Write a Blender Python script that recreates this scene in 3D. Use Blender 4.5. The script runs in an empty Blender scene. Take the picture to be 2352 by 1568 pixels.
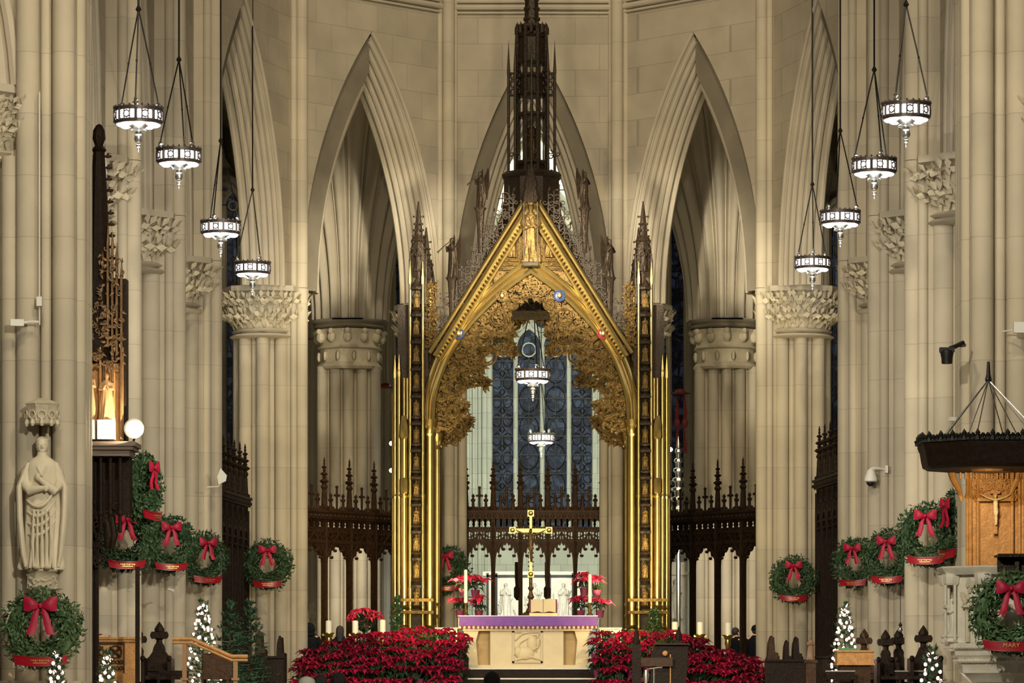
import bpy, math, random
from math import pi, sin, cos, sqrt, atan2, radians as R
from mathutils import Vector, Matrix

# ------------------------------------------------------------------ camera, world, light, exposure
sc = bpy.context.scene
COL = sc.collection
FP, CX, CY = 8200.0, 1284.0, 1560.0        # focal length in pixels, principal point (2352 x 1568 frame)
CAMX, CAMZ = 0.62, 1.7
cam = bpy.data.cameras.new('camera'); cam_o = bpy.data.objects.new('camera', cam); COL.objects.link(cam_o)
cam.sensor_width = 36; cam.lens = FP * 36 / 2352
cam.shift_x = -(CX - 1176) / 2352; cam.shift_y = (CY - 784) / 2352
cam.clip_end = 400; cam_o.location = (CAMX, 0, CAMZ); cam_o.rotation_euler = (pi/2, 0, 0)
sc.camera = cam_o
w = bpy.data.worlds.new('world'); sc.world = w; w.use_nodes = True
w.node_tree.nodes['Background'].inputs[0].default_value = (1.0, .85, .62, 1)
w.node_tree.nodes['Background'].inputs[1].default_value = 0.02
vs = sc.view_settings
vs.view_transform = 'Standard'; vs.look = 'None'; vs.gamma = 1; vs.use_curve_mapping = False
vs.exposure = 0.06

def aim(o, t):
    d = Vector(t) - Vector(o.location)
    o.rotation_euler = d.to_track_quat('-Z', 'Y').to_euler()
def area(name, loc, target, size, power, col, spread=120):
    l = bpy.data.lights.new(name, 'AREA'); l.shape = 'SQUARE'; l.size = size; l.energy = power; l.color = col
    l.spread = R(spread)
    o = bpy.data.objects.new(name, l); COL.objects.link(o); o.location = loc; aim(o, target); return o
def spot(name, loc, target, power, col, ang=40, blend=.5, rad=.15):
    l = bpy.data.lights.new(name, 'SPOT'); l.energy = power; l.color = col; l.spot_size = R(ang); l.spot_blend = blend
    l.shadow_soft_size = rad
    o = bpy.data.objects.new(name, l); COL.objects.link(o); o.location = loc; aim(o, target); return o
WARM = (1, .84, .59); NEUT = (1, .91, .74); COOL = (.93, .97, 1)
# nave and choir floods high on the triforium; side and crossing fills are added
spot('flood_nave_left', (-6.0, 34, 26), (4.5, 74, 3.5), 10500, WARM, 60, .8, .5)
spot('flood_nave_right', (6.0, 34, 26), (-4.5, 74, 3.5), 10500, WARM, 60, .8, .5)
spot('flood_choir_left', (-4.0, 64, 30), (-4.0, 83, 13), 5200, WARM, 60, .5, .12)
spot('flood_choir_right', (4.0, 64, 30), (4.0, 83, 13), 5200, WARM, 60, .5, .12)
spot('side_fill_left', (-5.4, 44, 8), (6.5, 72, 4.2), 8000, NEUT, 46, .9, .3)  # added low fill pair, lights the lower shafts from the side
spot('side_fill_right', (5.4, 44, 8), (-6.5, 72, 4.2), 8000, NEUT, 46, .9, .3)
spot('crossing_fill_left', (-4.5, 22, 13), (7.4, 51.5, 4.5), 17000, NEUT, 34, .8, .25)  # added fill pair that brightens the front piers, statue and pulpit
spot('crossing_fill_right', (4.5, 22, 13), (-7.6, 53, 4.5), 17000, NEUT, 34, .8, .25)
area('nave_lamps', (0, 22, 15), (0, 70, 7), 8, 420, NEUT)
# altar spots from the triforium; added low spots without fittings warm the baldachin
spot('altar_spot_left', (-5.5, 55, 18), (0, 73, 2.6), 2600, (1, .88, .62), 12, .5, .2)
spot('altar_spot_right', (5.5, 55, 18), (0, 73, 2.6), 2600, (1, .88, .62), 12, .5, .2)
spot('baldachin_spot_left', (-1.8, 64, 3.3), (-2.4, 76, 3.6), 2600, (1, .74, .32), 28, 1, .1)
spot('baldachin_spot_right', (1.8, 64, 3.3), (2.4, 76, 3.6), 2600, (1, .74, .32), 28, 1, .1)

def at(px, py, d): return (CAMX + (px - CX) * d / FP, d, CAMZ + (CY - py) * d / FP)
def X(px, d): return CAMX + (px - CX) * d / FP
def Z(py, d): return CAMZ + (CY - py) * d / FP
def S(p, d): return p * d / FP

# ------------------------------------------------------------------ mesh helpers
class MB:
    def __init__(s): s.v = []; s.f = []; s.M = None
    def add(s, vs_, fs):
        n = len(s.v)
        if s.M is not None: vs_ = [tuple(s.M @ Vector(p)) for p in vs_]
        s.v += [tuple(p) for p in vs_]; s.f += [tuple(i + n for i in f) for f in fs]
    def box(s, x0, x1, y0, y1, z0, z1, rot=0, piv=None):
        vs_ = [(x, y, z) for z in (z0, z1) for y in (y0, y1) for x in (x0, x1)]
        if rot:
            px, py = piv or ((x0+x1)/2, (y0+y1)/2)
            vs_ = [(px+(x-px)*cos(rot)-(y-py)*sin(rot), py+(x-px)*sin(rot)+(y-py)*cos(rot), z) for x, y, z in vs_]
        s.add(vs_, [(0,2,3,1),(4,5,7,6),(0,1,5,4),(2,6,7,3),(0,4,6,2),(1,3,7,5)])
    def lathe(s, prof, c=(0,0,0), n=16, ph=0, sx=1, sy=1, caps=True, a0=0, a1=2*pi):
        vs_ = []; fs = []; full = abs(a1-a0-2*pi) < 1e-6; m = n if full else n+1
        for r, z in prof:
            for i in range(m):
                a = a0 + (a1-a0)*i/n + ph
                vs_.append((c[0]+r*sx*cos(a), c[1]+r*sy*sin(a), c[2]+z))
        for j in range(len(prof)-1):
            for i in range(n):
                k = (i+1) % m if full else i+1
                fs.append((j*m+i, j*m+k, (j+1)*m+k, (j+1)*m+i))
        if caps and full:
            fs.append(tuple(range(n))[::-1]); fs.append(tuple(range((len(prof)-1)*m, (len(prof)-1)*m+n)))
        s.add(vs_, fs)
    def cyl(s, x, y, z0, z1, r, n=12, r1=None, ph=0):
        s.lathe([(r, z0), (r if r1 is None else r1, z1)], (x, y, 0), n, ph)
    def tube(s, pts, r, n=6, closed=False, flat=1.0):
        pts = [Vector(p) for p in pts]; k = len(pts); vs_ = []; fs = []
        rs = r if isinstance(r, (list, tuple)) else [r]*k
        up = None
        for i, p in enumerate(pts):
            if closed: t = pts[(i+1) % k] - pts[i-1]
            else: t = pts[min(i+1, k-1)] - pts[max(i-1, 0)]
            if t.length < 1e-9: t = Vector((0,0,1))
            t.normalize()
            if up is None: up = Vector((0,1,0)) if abs(t.y) < .9 else Vector((1,0,0))
            a = up - t*up.dot(t)
            if a.length < 1e-4: a = Vector((1,0,0)) - t*t.x
            a.normalize(); up = a; b = t.cross(a)
            for j in range(n):
                q = 2*pi*j/n
                vs_.append(p + a*(rs[i]*cos(q)*flat) + b*(rs[i]*sin(q)))
        for i in range(k if closed else k-1):
            i2 = (i+1) % k
            for j in range(n):
                j2 = (j+1) % n
                fs.append((i*n+j, i*n+j2, i2*n+j2, i2*n+j))
        if not closed: fs += [tuple(range(n))[::-1], tuple(range((k-1)*n, k*n))]
        s.add(vs_, fs)
    def ell(s, c, r, n=8, m=5, rot=None):
        vs_ = []; fs = []
        for j in range(m+1):
            t = pi*j/m
            for i in range(n):
                a = 2*pi*i/n
                p = Vector((r[0]*sin(t)*cos(a), r[1]*sin(t)*sin(a), r[2]*cos(t)))
                if rot is not None: p = rot @ p
                vs_.append((c[0]+p.x, c[1]+p.y, c[2]+p.z))
        for j in range(m):
            for i in range(n):
                k = (i+1) % n
                fs.append((j*n+i, (j+1)*n+i, (j+1)*n+k, j*n+k))
        s.add(vs_, fs)
    def prism(s, poly, y0, y1):           # polygon in x,z extruded along y
        n = len(poly); vs_ = [(x, y0, z) for x, z in poly] + [(x, y1, z) for x, z in poly]
        fs = [tuple(range(n)), tuple(range(2*n-1, n-1, -1))] + [(i, i+n, (i+1) % n+n, (i+1) % n) for i in range(n)]
        s.add(vs_, fs)
    def grid(s, rows, close=False):
        m = len(rows[0]); vs_ = [p for r_ in rows for p in r_]; fs = []
        for j in range(len(rows)-1):
            for i in range(m if close else m-1):
                k = (i+1) % m
                fs.append((j*m+i, j*m+k, (j+1)*m+k, (j+1)*m+i))
        s.add(vs_, fs)
    def leaf(s, p, d, u, L, W, bend=.3):  # pointed leaf from p along d, u = up
        d = Vector(d).normalized(); u = Vector(u); u = (u - d*u.dot(d)).normalized(); q = d.cross(u); p = Vector(p)
        a = p; b1 = p + d*L*.45 + q*W*.5 + u*bend*L*.18; b2 = p + d*L*.45 - q*W*.5 + u*bend*L*.18
        m_ = p + d*L*.5 + u*bend*L*.05; e = p + d*L - u*bend*L*.25
        s.add([a, b1, m_, b2, e], [(0,1,2),(0,2,3),(1,4,2),(3,2,4)])
    def build(s, name, mat, parent=None, smooth=35, label=None, kind=None):
        me = bpy.data.meshes.new(name); me.from_pydata(s.v, [], s.f); me.validate(); me.update()
        o = bpy.data.objects.new(name, me); COL.objects.link(o); me.materials.append(mat)
        if parent is not None: o.parent = parent
        if smooth:
            me.polygons.foreach_set('use_smooth', [True]*len(me.polygons))
            try: me.set_sharp_from_angle(angle=R(smooth))
            except Exception: pass
        if label: o['label'] = label
        if kind: o['kind'] = kind
        return o
def fixn(o):                                  # consistent outward normals
    import bmesh
    b = bmesh.new(); b.from_mesh(o.data); bmesh.ops.recalc_face_normals(b, faces=b.faces); b.to_mesh(o.data); b.free(); return o
def thing(name, label, cat, loc=(0,0,0), rz=0, group=None):
    o = bpy.data.objects.new(name, None); COL.objects.link(o); o.empty_display_size = .1
    o.location = loc; o.rotation_euler = (0,0,rz); tag(o, label, cat, group); return o
def tag(o, label, cat, group=None):
    o['label'] = label; o['category'] = cat
    if group: o['group'] = group
    return o
KIDS = {}
def dup(root, loc, rz=0, label=None, group=None, scale=None):
    def cp(o, par):
        c = o.copy(); COL.objects.link(c)
        if par is not None: c.parent = par
        for k in o.children: cp(k, c)
        return c
    r = cp(root, None); r.location = loc; r.rotation_euler = (0,0,rz)
    if label: r['label'] = label
    if group: r['group'] = group
    if scale: r.scale = (scale,)*3
    return r
def structure(name, mb, mat, parent=None, smooth=35):
    o = mb.build(name, mat, parent, smooth)
    if parent is None: o['kind'] = 'structure'
    return o

# ------------------------------------------------------------------ materials
def mat(name, col, rough=.6, metal=0, var=0, bump=0, bscale=20, noise=3, emis=None, es=0, vary_obj=0, spec=.5, courses=None):
    m = bpy.data.materials.new(name); m.use_nodes = True; nt = m.node_tree; N = nt.nodes; L = nt.links
    b = N['Principled BSDF']; b.inputs['Base Color'].default_value = (*col, 1)
    b.inputs['Roughness'].default_value = rough; b.inputs['Metallic'].default_value = metal
    b.inputs['Specular IOR Level'].default_value = spec
    if emis: b.inputs['Emission Color'].default_value = (*emis, 1); b.inputs['Emission Strength'].default_value = es
    geo = N.new('ShaderNodeNewGeometry')
    color = None
    if var:
        nz = N.new('ShaderNodeTexNoise'); nz.inputs['Scale'].default_value = noise; nz.inputs['Detail'].default_value = 6
        L.new(geo.outputs['Position'], nz.inputs['Vector'])
        hs = N.new('ShaderNodeMixRGB'); hs.blend_type = 'MULTIPLY'; hs.inputs[0].default_value = 1
        hs.inputs[1].default_value = (*col, 1)
        mr = N.new('ShaderNodeMapRange'); mr.inputs[1].default_value = .3; mr.inputs[2].default_value = .7
        mr.inputs[3].default_value = 1-var; mr.inputs[4].default_value = 1+var
        L.new(nz.outputs[0], mr.inputs[0]); L.new(mr.outputs[0], hs.inputs[2]); color = hs.outputs[0]
    if courses:                                # ashlar joints and block to block tone
        bw, bh, js, dark = courses
        sep = N.new('ShaderNodeSeparateXYZ'); L.new(geo.outputs['Position'], sep.inputs[0])
        ad = N.new('ShaderNodeMath'); ad.operation = 'MULTIPLY_ADD'; ad.inputs[1].default_value = .75
        L.new(sep.outputs[1], ad.inputs[0]); L.new(sep.outputs[0], ad.inputs[2])
        cb = N.new('ShaderNodeCombineXYZ'); L.new(ad.outputs[0], cb.inputs[0]); L.new(sep.outputs[2], cb.inputs[1])
        br = N.new('ShaderNodeTexBrick'); br.inputs['Scale'].default_value = 1
        br.inputs['Brick Width'].default_value = bw; br.inputs['Row Height'].default_value = bh
        br.inputs['Mortar Size'].default_value = js; br.inputs['Mortar Smooth'].default_value = .3
        br.inputs['Color1'].default_value = (1.04, 1.03, 1.0, 1); br.inputs['Color2'].default_value = (.90, .90, .89, 1)
        br.inputs['Mortar'].default_value = (dark, dark, dark, 1)
        L.new(cb.outputs[0], br.inputs['Vector'])
        mx = N.new('ShaderNodeMixRGB'); mx.blend_type = 'MULTIPLY'; mx.inputs[0].default_value = 1
        if color: L.new(color, mx.inputs[1])
        else: mx.inputs[1].default_value = (*col, 1)
        L.new(br.outputs[0], mx.inputs[2]); color = mx.outputs[0]
    if vary_obj:
        oi = N.new('ShaderNodeObjectInfo'); hv = N.new('ShaderNodeHueSaturation')
        mr2 = N.new('ShaderNodeMapRange'); mr2.inputs[3].default_value = 1-vary_obj; mr2.inputs[4].default_value = 1+vary_obj
        L.new(oi.outputs['Random'], mr2.inputs[0]); L.new(mr2.outputs[0], hv.inputs['Value'])
        if color: L.new(color, hv.inputs['Color'])
        else: hv.inputs['Color'].default_value = (*col, 1)
        color = hv.outputs[0]
    if color: L.new(color, b.inputs['Base Color'])
    if bump:
        n2 = N.new('ShaderNodeTexNoise'); n2.inputs['Scale'].default_value = bscale; n2.inputs['Detail'].default_value = 4
        L.new(geo.outputs['Position'], n2.inputs['Vector'])
        bp = N.new('ShaderNodeBump'); bp.inputs['Strength'].default_value = bump; bp.inputs['Distance'].default_value = .05
        L.new(n2.outputs[0], bp.inputs['Height']); L.new(bp.outputs[0], b.inputs['Normal'])
    return m
STONE = mat('pale_limestone', (.50, .448, .35), .75, var=.10, noise=1.1, bump=.08, bscale=8, courses=(900.0, .93, .007, .74), spec=.3)
WALL = mat('ashlar_wall', (.44, .39, .305), .8, var=.10, noise=1.3, bump=.08, bscale=8, courses=(1.15, .62, .009, .72), spec=.3)
MOULD = mat('moulded_limestone', (.50, .448, .35), .75, var=.10, noise=1.0, bump=.08, bscale=8, spec=.3)
SHADEST = mat('shade_toned_stone', (.19, .165, .12), .85, var=.12, noise=2)  # darker copy of the limestone, shade put into its colour
CARVE = mat('carved_limestone', (.60, .54, .40), .7, var=.12, noise=5, bump=.3, bscale=18)
VAULT = mat('vault_web', (.42, .37, .26), .85, var=.14, noise=.8, courses=(.9, .5, .008, .75))
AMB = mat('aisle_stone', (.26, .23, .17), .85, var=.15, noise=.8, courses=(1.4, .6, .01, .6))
CHAPEL = mat('chapel_white_stone', (.66, .66, .56), .7, var=.06, noise=1.5, courses=(.45, .5, .008, .55))
FLOOR = mat('marble_floor', (.30, .27, .22), .35, var=.2, noise=2)
MARBLE = mat('white_marble', (.74, .70, .58), .45, var=.08, noise=6, bump=.15, bscale=25)
ALTST = mat('altar_marble', (.68, .56, .33), .5, var=.05, noise=5)
STATUE = mat('statue_stone', (.70, .63, .47), .6, var=.06, noise=6)
GOLD = mat('gilded_bronze', (.165, .105, .034), .5, .8, var=.35, noise=9, bump=.5, bscale=30)
BRASS = mat('polished_gilt_bronze', (.50, .37, .13), .32, 1, var=.1, noise=6)
BRONZE = mat('dark_bronze', (.028, .017, .008), .5, .4, var=.3, noise=8, bump=.4, bscale=25)
WOODD = mat('dark_oak', (.016, .009, .005), .55, spec=.15, var=.3, noise=12, bump=.2, bscale=30)
WOODM = mat('brown_oak', (.052, .026, .012), .5, spec=.2, var=.3, noise=12, bump=.2, bscale=30)
WOODL = mat('honey_oak', (.50, .25, .075), .42, var=.2, noise=10, bump=.25, bscale=30)
IRON = mat('black_iron', (.012, .011, .010), .5, .3)
SILVER = mat('nickel_silver', (.72, .71, .66), .3, 1)
FRAME = mat('lantern_metal', (.13, .11, .10), .45, .6)
LAMPG = mat('lantern_glass', (.9, .9, .9), .4, emis=(.93, .95, 1), es=8)
LEAF = mat('wreath_evergreen', (.034, .075, .028), .5, var=.5, noise=14, vary_obj=.15)
LEAFL = mat('magnolia_leaf', (.075, .14, .055), .4, var=.45, noise=14)
FIR = mat('fir_needles', (.045, .115, .058), .6, var=.4, noise=12)
PLEAF = mat('poinsettia_leaf', (.02, .05, .018), .5, var=.3, noise=12)
RED = mat('red_velvet_ribbon', (.42, .004, .040), .55, var=.15, noise=8)
REDT = mat('red_banner', (.34, .006, .018), .35, var=.1, noise=8)
BRACT = mat('poinsettia_bract', (.38, .007, .045), .55, var=.25, noise=16, vary_obj=.4)
BRACTP = mat('rose_poinsettia_bract', (.66, .035, .10), .55, var=.25, noise=16, vary_obj=.1)
PURPLE = mat('violet_altar_cloth', (.22, .085, .36), .75, var=.1, noise=10)
MAROON = mat('maroon_fringe', (.20, .03, .08), .7)
WHITE = mat('white_wax', (.85, .80, .62), .5, emis=(1, .9, .7), es=.12)
WPL = mat('white_plastic', (.72, .72, .66), .5)
BULB = mat('fairy_bulb', (1, .8, .7), .4, emis=(1, .56, .46), es=3.2)
SKIN = mat('skin', (.48, .27, .18), .5)
HAIR = mat('dark_hair', (.018, .012, .009), .6, bump=.5, bscale=80)
COATB = mat('black_wool_coat', (.004, .004, .005), .95, spec=.08, bump=.2, bscale=60)
COATG = mat('charcoal_coat', (.008, .008, .009), .95, spec=.08, bump=.2, bscale=60)
HATW = mat('pale_knit_hat', (.62, .60, .50), .9, bump=.5, bscale=90)
RUBY = mat('ruby_enamel', (.35, .02, .02), .3)
BLUEE = mat('blue_enamel', (.03, .05, .16), .3)
GOLDL = mat('gold_lettering', (.85, .50, .14), .35, .8)
GREEN = mat('green_baize', (.12, .42, .22), .8)
CREAMP = mat('book_page', (.80, .66, .38), .7)
COPAL = mat('gallero_red', (.20, .02, .015), .7)
HOT = mat('floodlamp_lens', (1, .9, .6), .4, emis=(1, .82, .45), es=260)

def glass_mat():
    m = bpy.data.materials.new('stained_glass'); m.use_nodes = True; nt = m.node_tree; N = nt.nodes; L = nt.links
    b = N['Principled BSDF']; b.inputs['Roughness'].default_value = .5; b.inputs['Specular IOR Level'].default_value = .2
    g = N.new('ShaderNodeNewGeometry'); mp = N.new('ShaderNodeMapping'); mp.inputs['Scale'].default_value = (1, 1, 1)
    L.new(g.outputs['Position'], mp.inputs[0])
    v1 = N.new('ShaderNodeTexVoronoi'); v1.feature = 'DISTANCE_TO_EDGE'; v1.inputs['Scale'].default_value = 2.6
    v2 = N.new('ShaderNodeTexVoronoi'); v2.inputs['Scale'].default_value = 5
    v3 = N.new('ShaderNodeTexNoise'); v3.inputs['Scale'].default_value = 5; v3.inputs['Detail'].default_value = 5
    for v in (v1, v2, v3): L.new(mp.outputs[0], v.inputs['Vector'])
    cr = N.new('ShaderNodeValToRGB'); e = cr.color_ramp.elements
    e[0].position = .25; e[0].color = (.004, .005, .012, 1); e[1].position = .85; e[1].color = (.055, .075, .12, 1)
    x = cr.color_ramp.elements.new(.55); x.color = (.016, .021, .045, 1)
    sep = N.new('ShaderNodeSeparateColor'); L.new(v2.outputs['Color'], sep.inputs[0])
    mm = N.new('ShaderNodeMath'); mm.operation = 'MULTIPLY_ADD'; mm.inputs[1].default_value = .6; L.new(sep.outputs[0], mm.inputs[0])
    m2 = N.new('ShaderNodeMath'); m2.operation = 'MULTIPLY'; m2.inputs[1].default_value = .5; L.new(v3.outputs[0], m2.inputs[0]); L.new(m2.outputs[0], mm.inputs[2])
    L.new(mm.outputs[0], cr.inputs[0])
    st = N.new('ShaderNodeMath'); st.operation = 'GREATER_THAN'; st.inputs[1].default_value = .035; L.new(v1.outputs['Distance'], st.inputs[0])
    mx = N.new('ShaderNodeMixRGB'); mx.inputs[1].default_value = (.004, .005, .008, 1); L.new(st.outputs[0], mx.inputs[0]); L.new(cr.outputs[0], mx.inputs[2])
    L.new(mx.outputs[0], b.inputs['Base Color'])
    L.new(mx.outputs[0], b.inputs['Emission Color']); b.inputs['Emission Strength'].default_value = .12
    bp = N.new('ShaderNodeBump'); bp.inputs['Strength'].default_value = .6; bp.inputs['Distance'].default_value = .05
    L.new(v3.outputs[0], bp.inputs['Height']); L.new(bp.outputs[0], b.inputs['Normal'])
    return m
GLASS = glass_mat()
rnd = random.Random(7)
# ------------------------------------------------------------------ the building
ZC = 10.6                       # top of the arcade capitals
ZAP = 16.77                     # apex of the arcade arches
FL0, FL1, FL2 = 0.0, .65, 1.3   # nave floor, crossing step, sanctuary floor
m = MB(); m.box(-16, 16, 30, 46, -.3, FL0); structure('floor', m, FLOOR)
m = MB(); m.box(-16, 16, 46.01, 58, -.3, FL1); structure('floor_crossing', m, FLOOR)
m = MB(); m.box(-16, 16, 58.01, 125, -.3, FL2); structure('floor_sanctuary', m, FLOOR)

TR = []
# piers: (centre x, y, direction of the vault shaft)
PIERS = [(s*7.85, y, atan2(0, -s)) for s in (-1, 1) for y in (61.3, 68.6, 76.0)]
P4 = (6.1, 81.6); P5 = (2.32, 85.25)
CEN = (0, 79.0)

def foliage(mb, ring, z0, z1, tiers=2, lump=.13, seed=1, reach=.10):
    """two tiers of curled lobed leaves round the capital; ring(a) gives the radius"""
    rn = random.Random(seed)
    hh = (z1-z0)/tiers
    for t in range(tiers):
        n = 23
        for i in range(n):
            a = 2*pi*(i+.5*t)/n + rn.uniform(-.04, .04); r = ring(a) + .02 + t*.05
            base = z0 + t*hh
            for k, (da, dz, dr, tl) in enumerate(((0,.04,.02,0),(.05,.30,.05,.5),(-.05,.30,.05,-.5),(.10,.50,.09,.9),(-.10,.52,.09,-.9),(.14,.72,.13,1.3),(-.14,.74,.13,-1.3),(0,.62,.12,0),(.04,.88,.19,.3),(-.04,.90,.19,-.3))):
                aa = a + da + rn.uniform(-.035, .035); rr = r + dr*1.15 + reach*dz*dz + rn.uniform(-.02, .02)
                er = Vector((cos(aa), sin(aa), 0)); et = Vector((-sin(aa), cos(aa), 0)); tl += rn.uniform(-.3, .3)
                up = (Vector((0,0,1))*cos(tl) + et*sin(tl)).normalized()
                p = er*rr + Vector((0, 0, base + dz*hh)); LL = lump*rn.uniform(.55, .8)
                c_ = p + up*LL*.5 + er*LL*.16; e_ = p + up*LL*.85 + er*LL*.55; sd = up.cross(er).normalized()
                mb.add([p, c_+sd*LL*.30, c_+er*LL*.10, c_-sd*LL*.30, e_, c_-er*LL*.22, p-er*.04],
                       [(0,1,2),(0,2,3),(1,4,2),(3,2,4),(1,5,4),(3,4,5),(0,6,1),(0,3,6),(6,5,1),(6,3,5)])
def cluster(mb, z0, z1, k=1.0, n=8, r1=.185, r2=.085, rc=.52):
    mb.cyl(0, 0, z0, z1, rc*k, 16)
    for i in range(n):
        a = 2*pi*i/n + pi/8
        mb.cyl(.70*k*cos(a), .70*k*sin(a), z0, z1, r1*k, 14)
        b = a + pi/n
        mb.cyl(.60*k*cos(b), .60*k*sin(b), z0, z1, r2*k, 10)
def make_pier(loc, rz, label, group, k=1):
    t = thing('clustered_pier', label, 'pier', (loc[0], loc[1], FL2), rz, group); zf = FL2
    m = MB(); cluster(m, .36, 9.55-zf); m.build('shaft_cluster', STONE, t)
    m = MB()
    m.lathe([(1.12, 0), (1.12, .15), (1.02, .2), (.95, .27), (.98, .31), (.88, .36)], n=8, ph=pi/8); m.build('plinth', MOULD, t, 30)
    m = MB()
    for z, r in ((9.50, .98), (9.62, .93)): m.lathe([(r-.08, z-zf-.05), (r, z-zf), (r-.08, z-zf+.05)], n=24)
    m.build('necking', MOULD, t)
    m = MB(); m.lathe([(.80, 9.55-zf), (.82, 9.9-zf), (.90, 10.15-zf), (1.02, 10.32-zf)], n=20)
    foliage(m, lambda a: .82, 9.66-zf, 10.36-zf, 2, .30, int(loc[1]*7), .14)
    m.build('foliate_capital', CARVE, t, 50)
    m = MB(); m.lathe([(1.02, 10.30-zf), (1.10, 10.34-zf), (1.02, 10.40-zf), (1.08, 10.46-zf), (1.2, 10.50-zf), (1.2, 10.62-zf)], n=8, ph=pi/8)
    m.build('abacus', MOULD, t, 25)
    m = MB()
    for yy, r in ((0, .17), (-.22, .09), (.22, .09)):
        m.cyl(1.13 if yy == 0 else 1.0, yy, .36, ZC-.01-zf, r, 14)
    m.box(.5, 1.02, -.25, .25, .36, ZC-.01-zf)
    m.build('vault_shaft', STONE, t)
    if k != 1:
        for c in t.children: c.scale = (k, k, 1)
    m = MB(); m.M = Matrix.Translation((loc[0], loc[1], 0)) @ Matrix.Rotation(rz, 4, 'Z')
    for yy, r in ((0, .17), (-.22, .09), (.22, .09)): m.cyl(k*(1.13 if yy == 0 else 1.0), yy*k, ZC, 19.5, r*k, 14)
    m.box(.5*k, 1.02*k, -.25*k, .25*k, ZC, 19.5)
    TR.append(1); structure(f'trim_{len(TR)}', m, STONE)
    return t
PL = {(-1,61.3):'pale clustered stone pier behind the tall carved throne spire, nearest of the left arcade',
      (-1,68.6):'pale clustered stone pier second in the left arcade beside the glaring lamp',
      (-1,76.0):'pale clustered stone pier third in the left arcade behind the lit Christmas tree',
      (1,61.3):'pale clustered stone pier behind the pulpit canopy, nearest of the right arcade',
      (1,68.6):'pale clustered stone pier second in the right arcade beside the dome camera',
      (1,76.0):'pale clustered stone pier third in the right arcade, under the highest hung pair of lanterns'}
PL[(1,76.0)] = 'pale clustered stone pier third in the right arcade, just outside the dark gap'
for x, y, rz in PIERS: make_pier((x, y), rz, PL[(1 if x > 0 else -1, y)], 'choir piers')
for s in (-1, 1):
    n = 'left' if s < 0 else 'right'
    make_pier((s*P4[0], P4[1]), atan2(CEN[1]-P4[1], -s*P4[0]), f'pale clustered stone pier with the lone wreath at the {n} end of the apse', 'apse piers', .83)
    make_pier((s*P5[0], P5[1]), atan2(CEN[1]-P5[1], -s*P5[0]), f'pale clustered stone pier standing behind the {n} gilded column of the baldachin', 'apse piers', .84)

# arcade walls -------------------------------------------------------
def arch_pts(a, h, e, n=22):            # left half from springing up to the apex, inset e
    Rr = (a*a+h*h)/(2*a); c = Rr - a     # arc centre at x=+c for the left half
    r = Rr - e; z1 = sqrt(max(r*r - c*c, 0)); ph1 = atan2(z1, c)
    return [(c - r*cos(ph1*i/n), r*sin(ph1*i/n)) for i in range(n+1)]
def bay(A, B, a, name, dark=(1, 1), thick=.85, wide=.33, face=.72, zb=ZC, zt=19.5, string=17.6, full=True):
    """wall with a moulded pointed arch between pier centres A and B, A left of B seen from inside"""
    A = Vector((*A, 0)); B = Vector((*B, 0)); t = (B-A).normalized(); n = Vector((-t.y, t.x, 0))   # n points outwards
    L = (B-A).length; h = ZAP - zb; O = (A+B)/2 - n*face
    def W(u, d, z): q = O + t*u + n*d; return (q.x, q.y, z)
    P = arch_pts(a, h, 0)
    m = MB()
    for s in (-1, 1):
        m.grid([[W(s*-L/2, 0, zb+z) for x, z in P], [W(-s*-x, 0, zb+z) for x, z in P]] if 0 else
               [[W(s*L/2, 0, zb+z) for x, z in P], [W(s*-x, 0, zb+z) for x, z in P]])
    m.grid([[W(-L/2, 0, ZAP), W(0, 0, ZAP), W(L/2, 0, ZAP)], [W(-L/2, 0, zt), W(0, 0, zt), W(L/2, 0, zt)]])
    m.grid([[W(-L/2, thick, ZAP+.05), W(L/2, thick, ZAP+.05)], [W(-L/2, thick, zt), W(L/2, thick, zt)]])
    for s in (-1, 1):
        m.grid([[W(s*L/2, thick, zb+z) for x, z in P], [W(s*-x, thick, zb+z) for x, z in P]])
    wall = structure(name, m, WALL)
    # string course
    m = MB()
    for dz, r in ((0, .07), (.14, .045), (-.13, .03)): m.tube([W(-L/2, -.03, string+dz), W(L/2, -.03, string+dz)], r, 8)
    o = m.build('string_course', MOULD, wall)
    # orders of the arch
    for s, dk in ((-1, dark[0]), (1, dark[1])):
        w_ = wide
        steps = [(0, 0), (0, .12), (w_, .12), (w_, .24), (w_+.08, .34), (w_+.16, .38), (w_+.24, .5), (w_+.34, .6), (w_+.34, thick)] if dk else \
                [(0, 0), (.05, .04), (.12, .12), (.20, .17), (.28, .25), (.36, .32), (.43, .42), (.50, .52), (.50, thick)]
        m = MB(); md = MB()
        for i in range(len(steps)-1):
            (e0, d0), (e1, d1) = steps[i], steps[i+1]
            p0, p1 = arch_pts(a, h, e0), arch_pts(a, h, e1)
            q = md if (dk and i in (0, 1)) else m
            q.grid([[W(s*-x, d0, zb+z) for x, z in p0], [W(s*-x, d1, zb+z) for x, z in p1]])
        for e, d, r in (((w_+.05, .28, .06), (w_+.17, .38, .07), (w_+.27, .52, .07), (w_+.34, .62, .08), (w_+.34, .80, .07)) if dk else
                        ((.03, .03, .05), (.14, .12, .06), (.25, .21, .07), (.36, .31, .07), (.45, .43, .07), (.50, .56, .08), (.50, .78, .07))):
            m.tube([W(s*-x, d, zb+z) for x, z in arch_pts(a, h, e)], r, 8)
        m.build('arch_moulding', MOULD, wall)
        if dk: md.build('outer_order', SHADEST, wall, label='recessed outer band of the arch with its shadow painted dark')  # wall edge's shadow on the recess, painted as a dark tone
    return W
L4 = (-P4[0], P4[1]); R4 = P4; L5 = (-P5[0], P5[1]); R5 = P5
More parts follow.
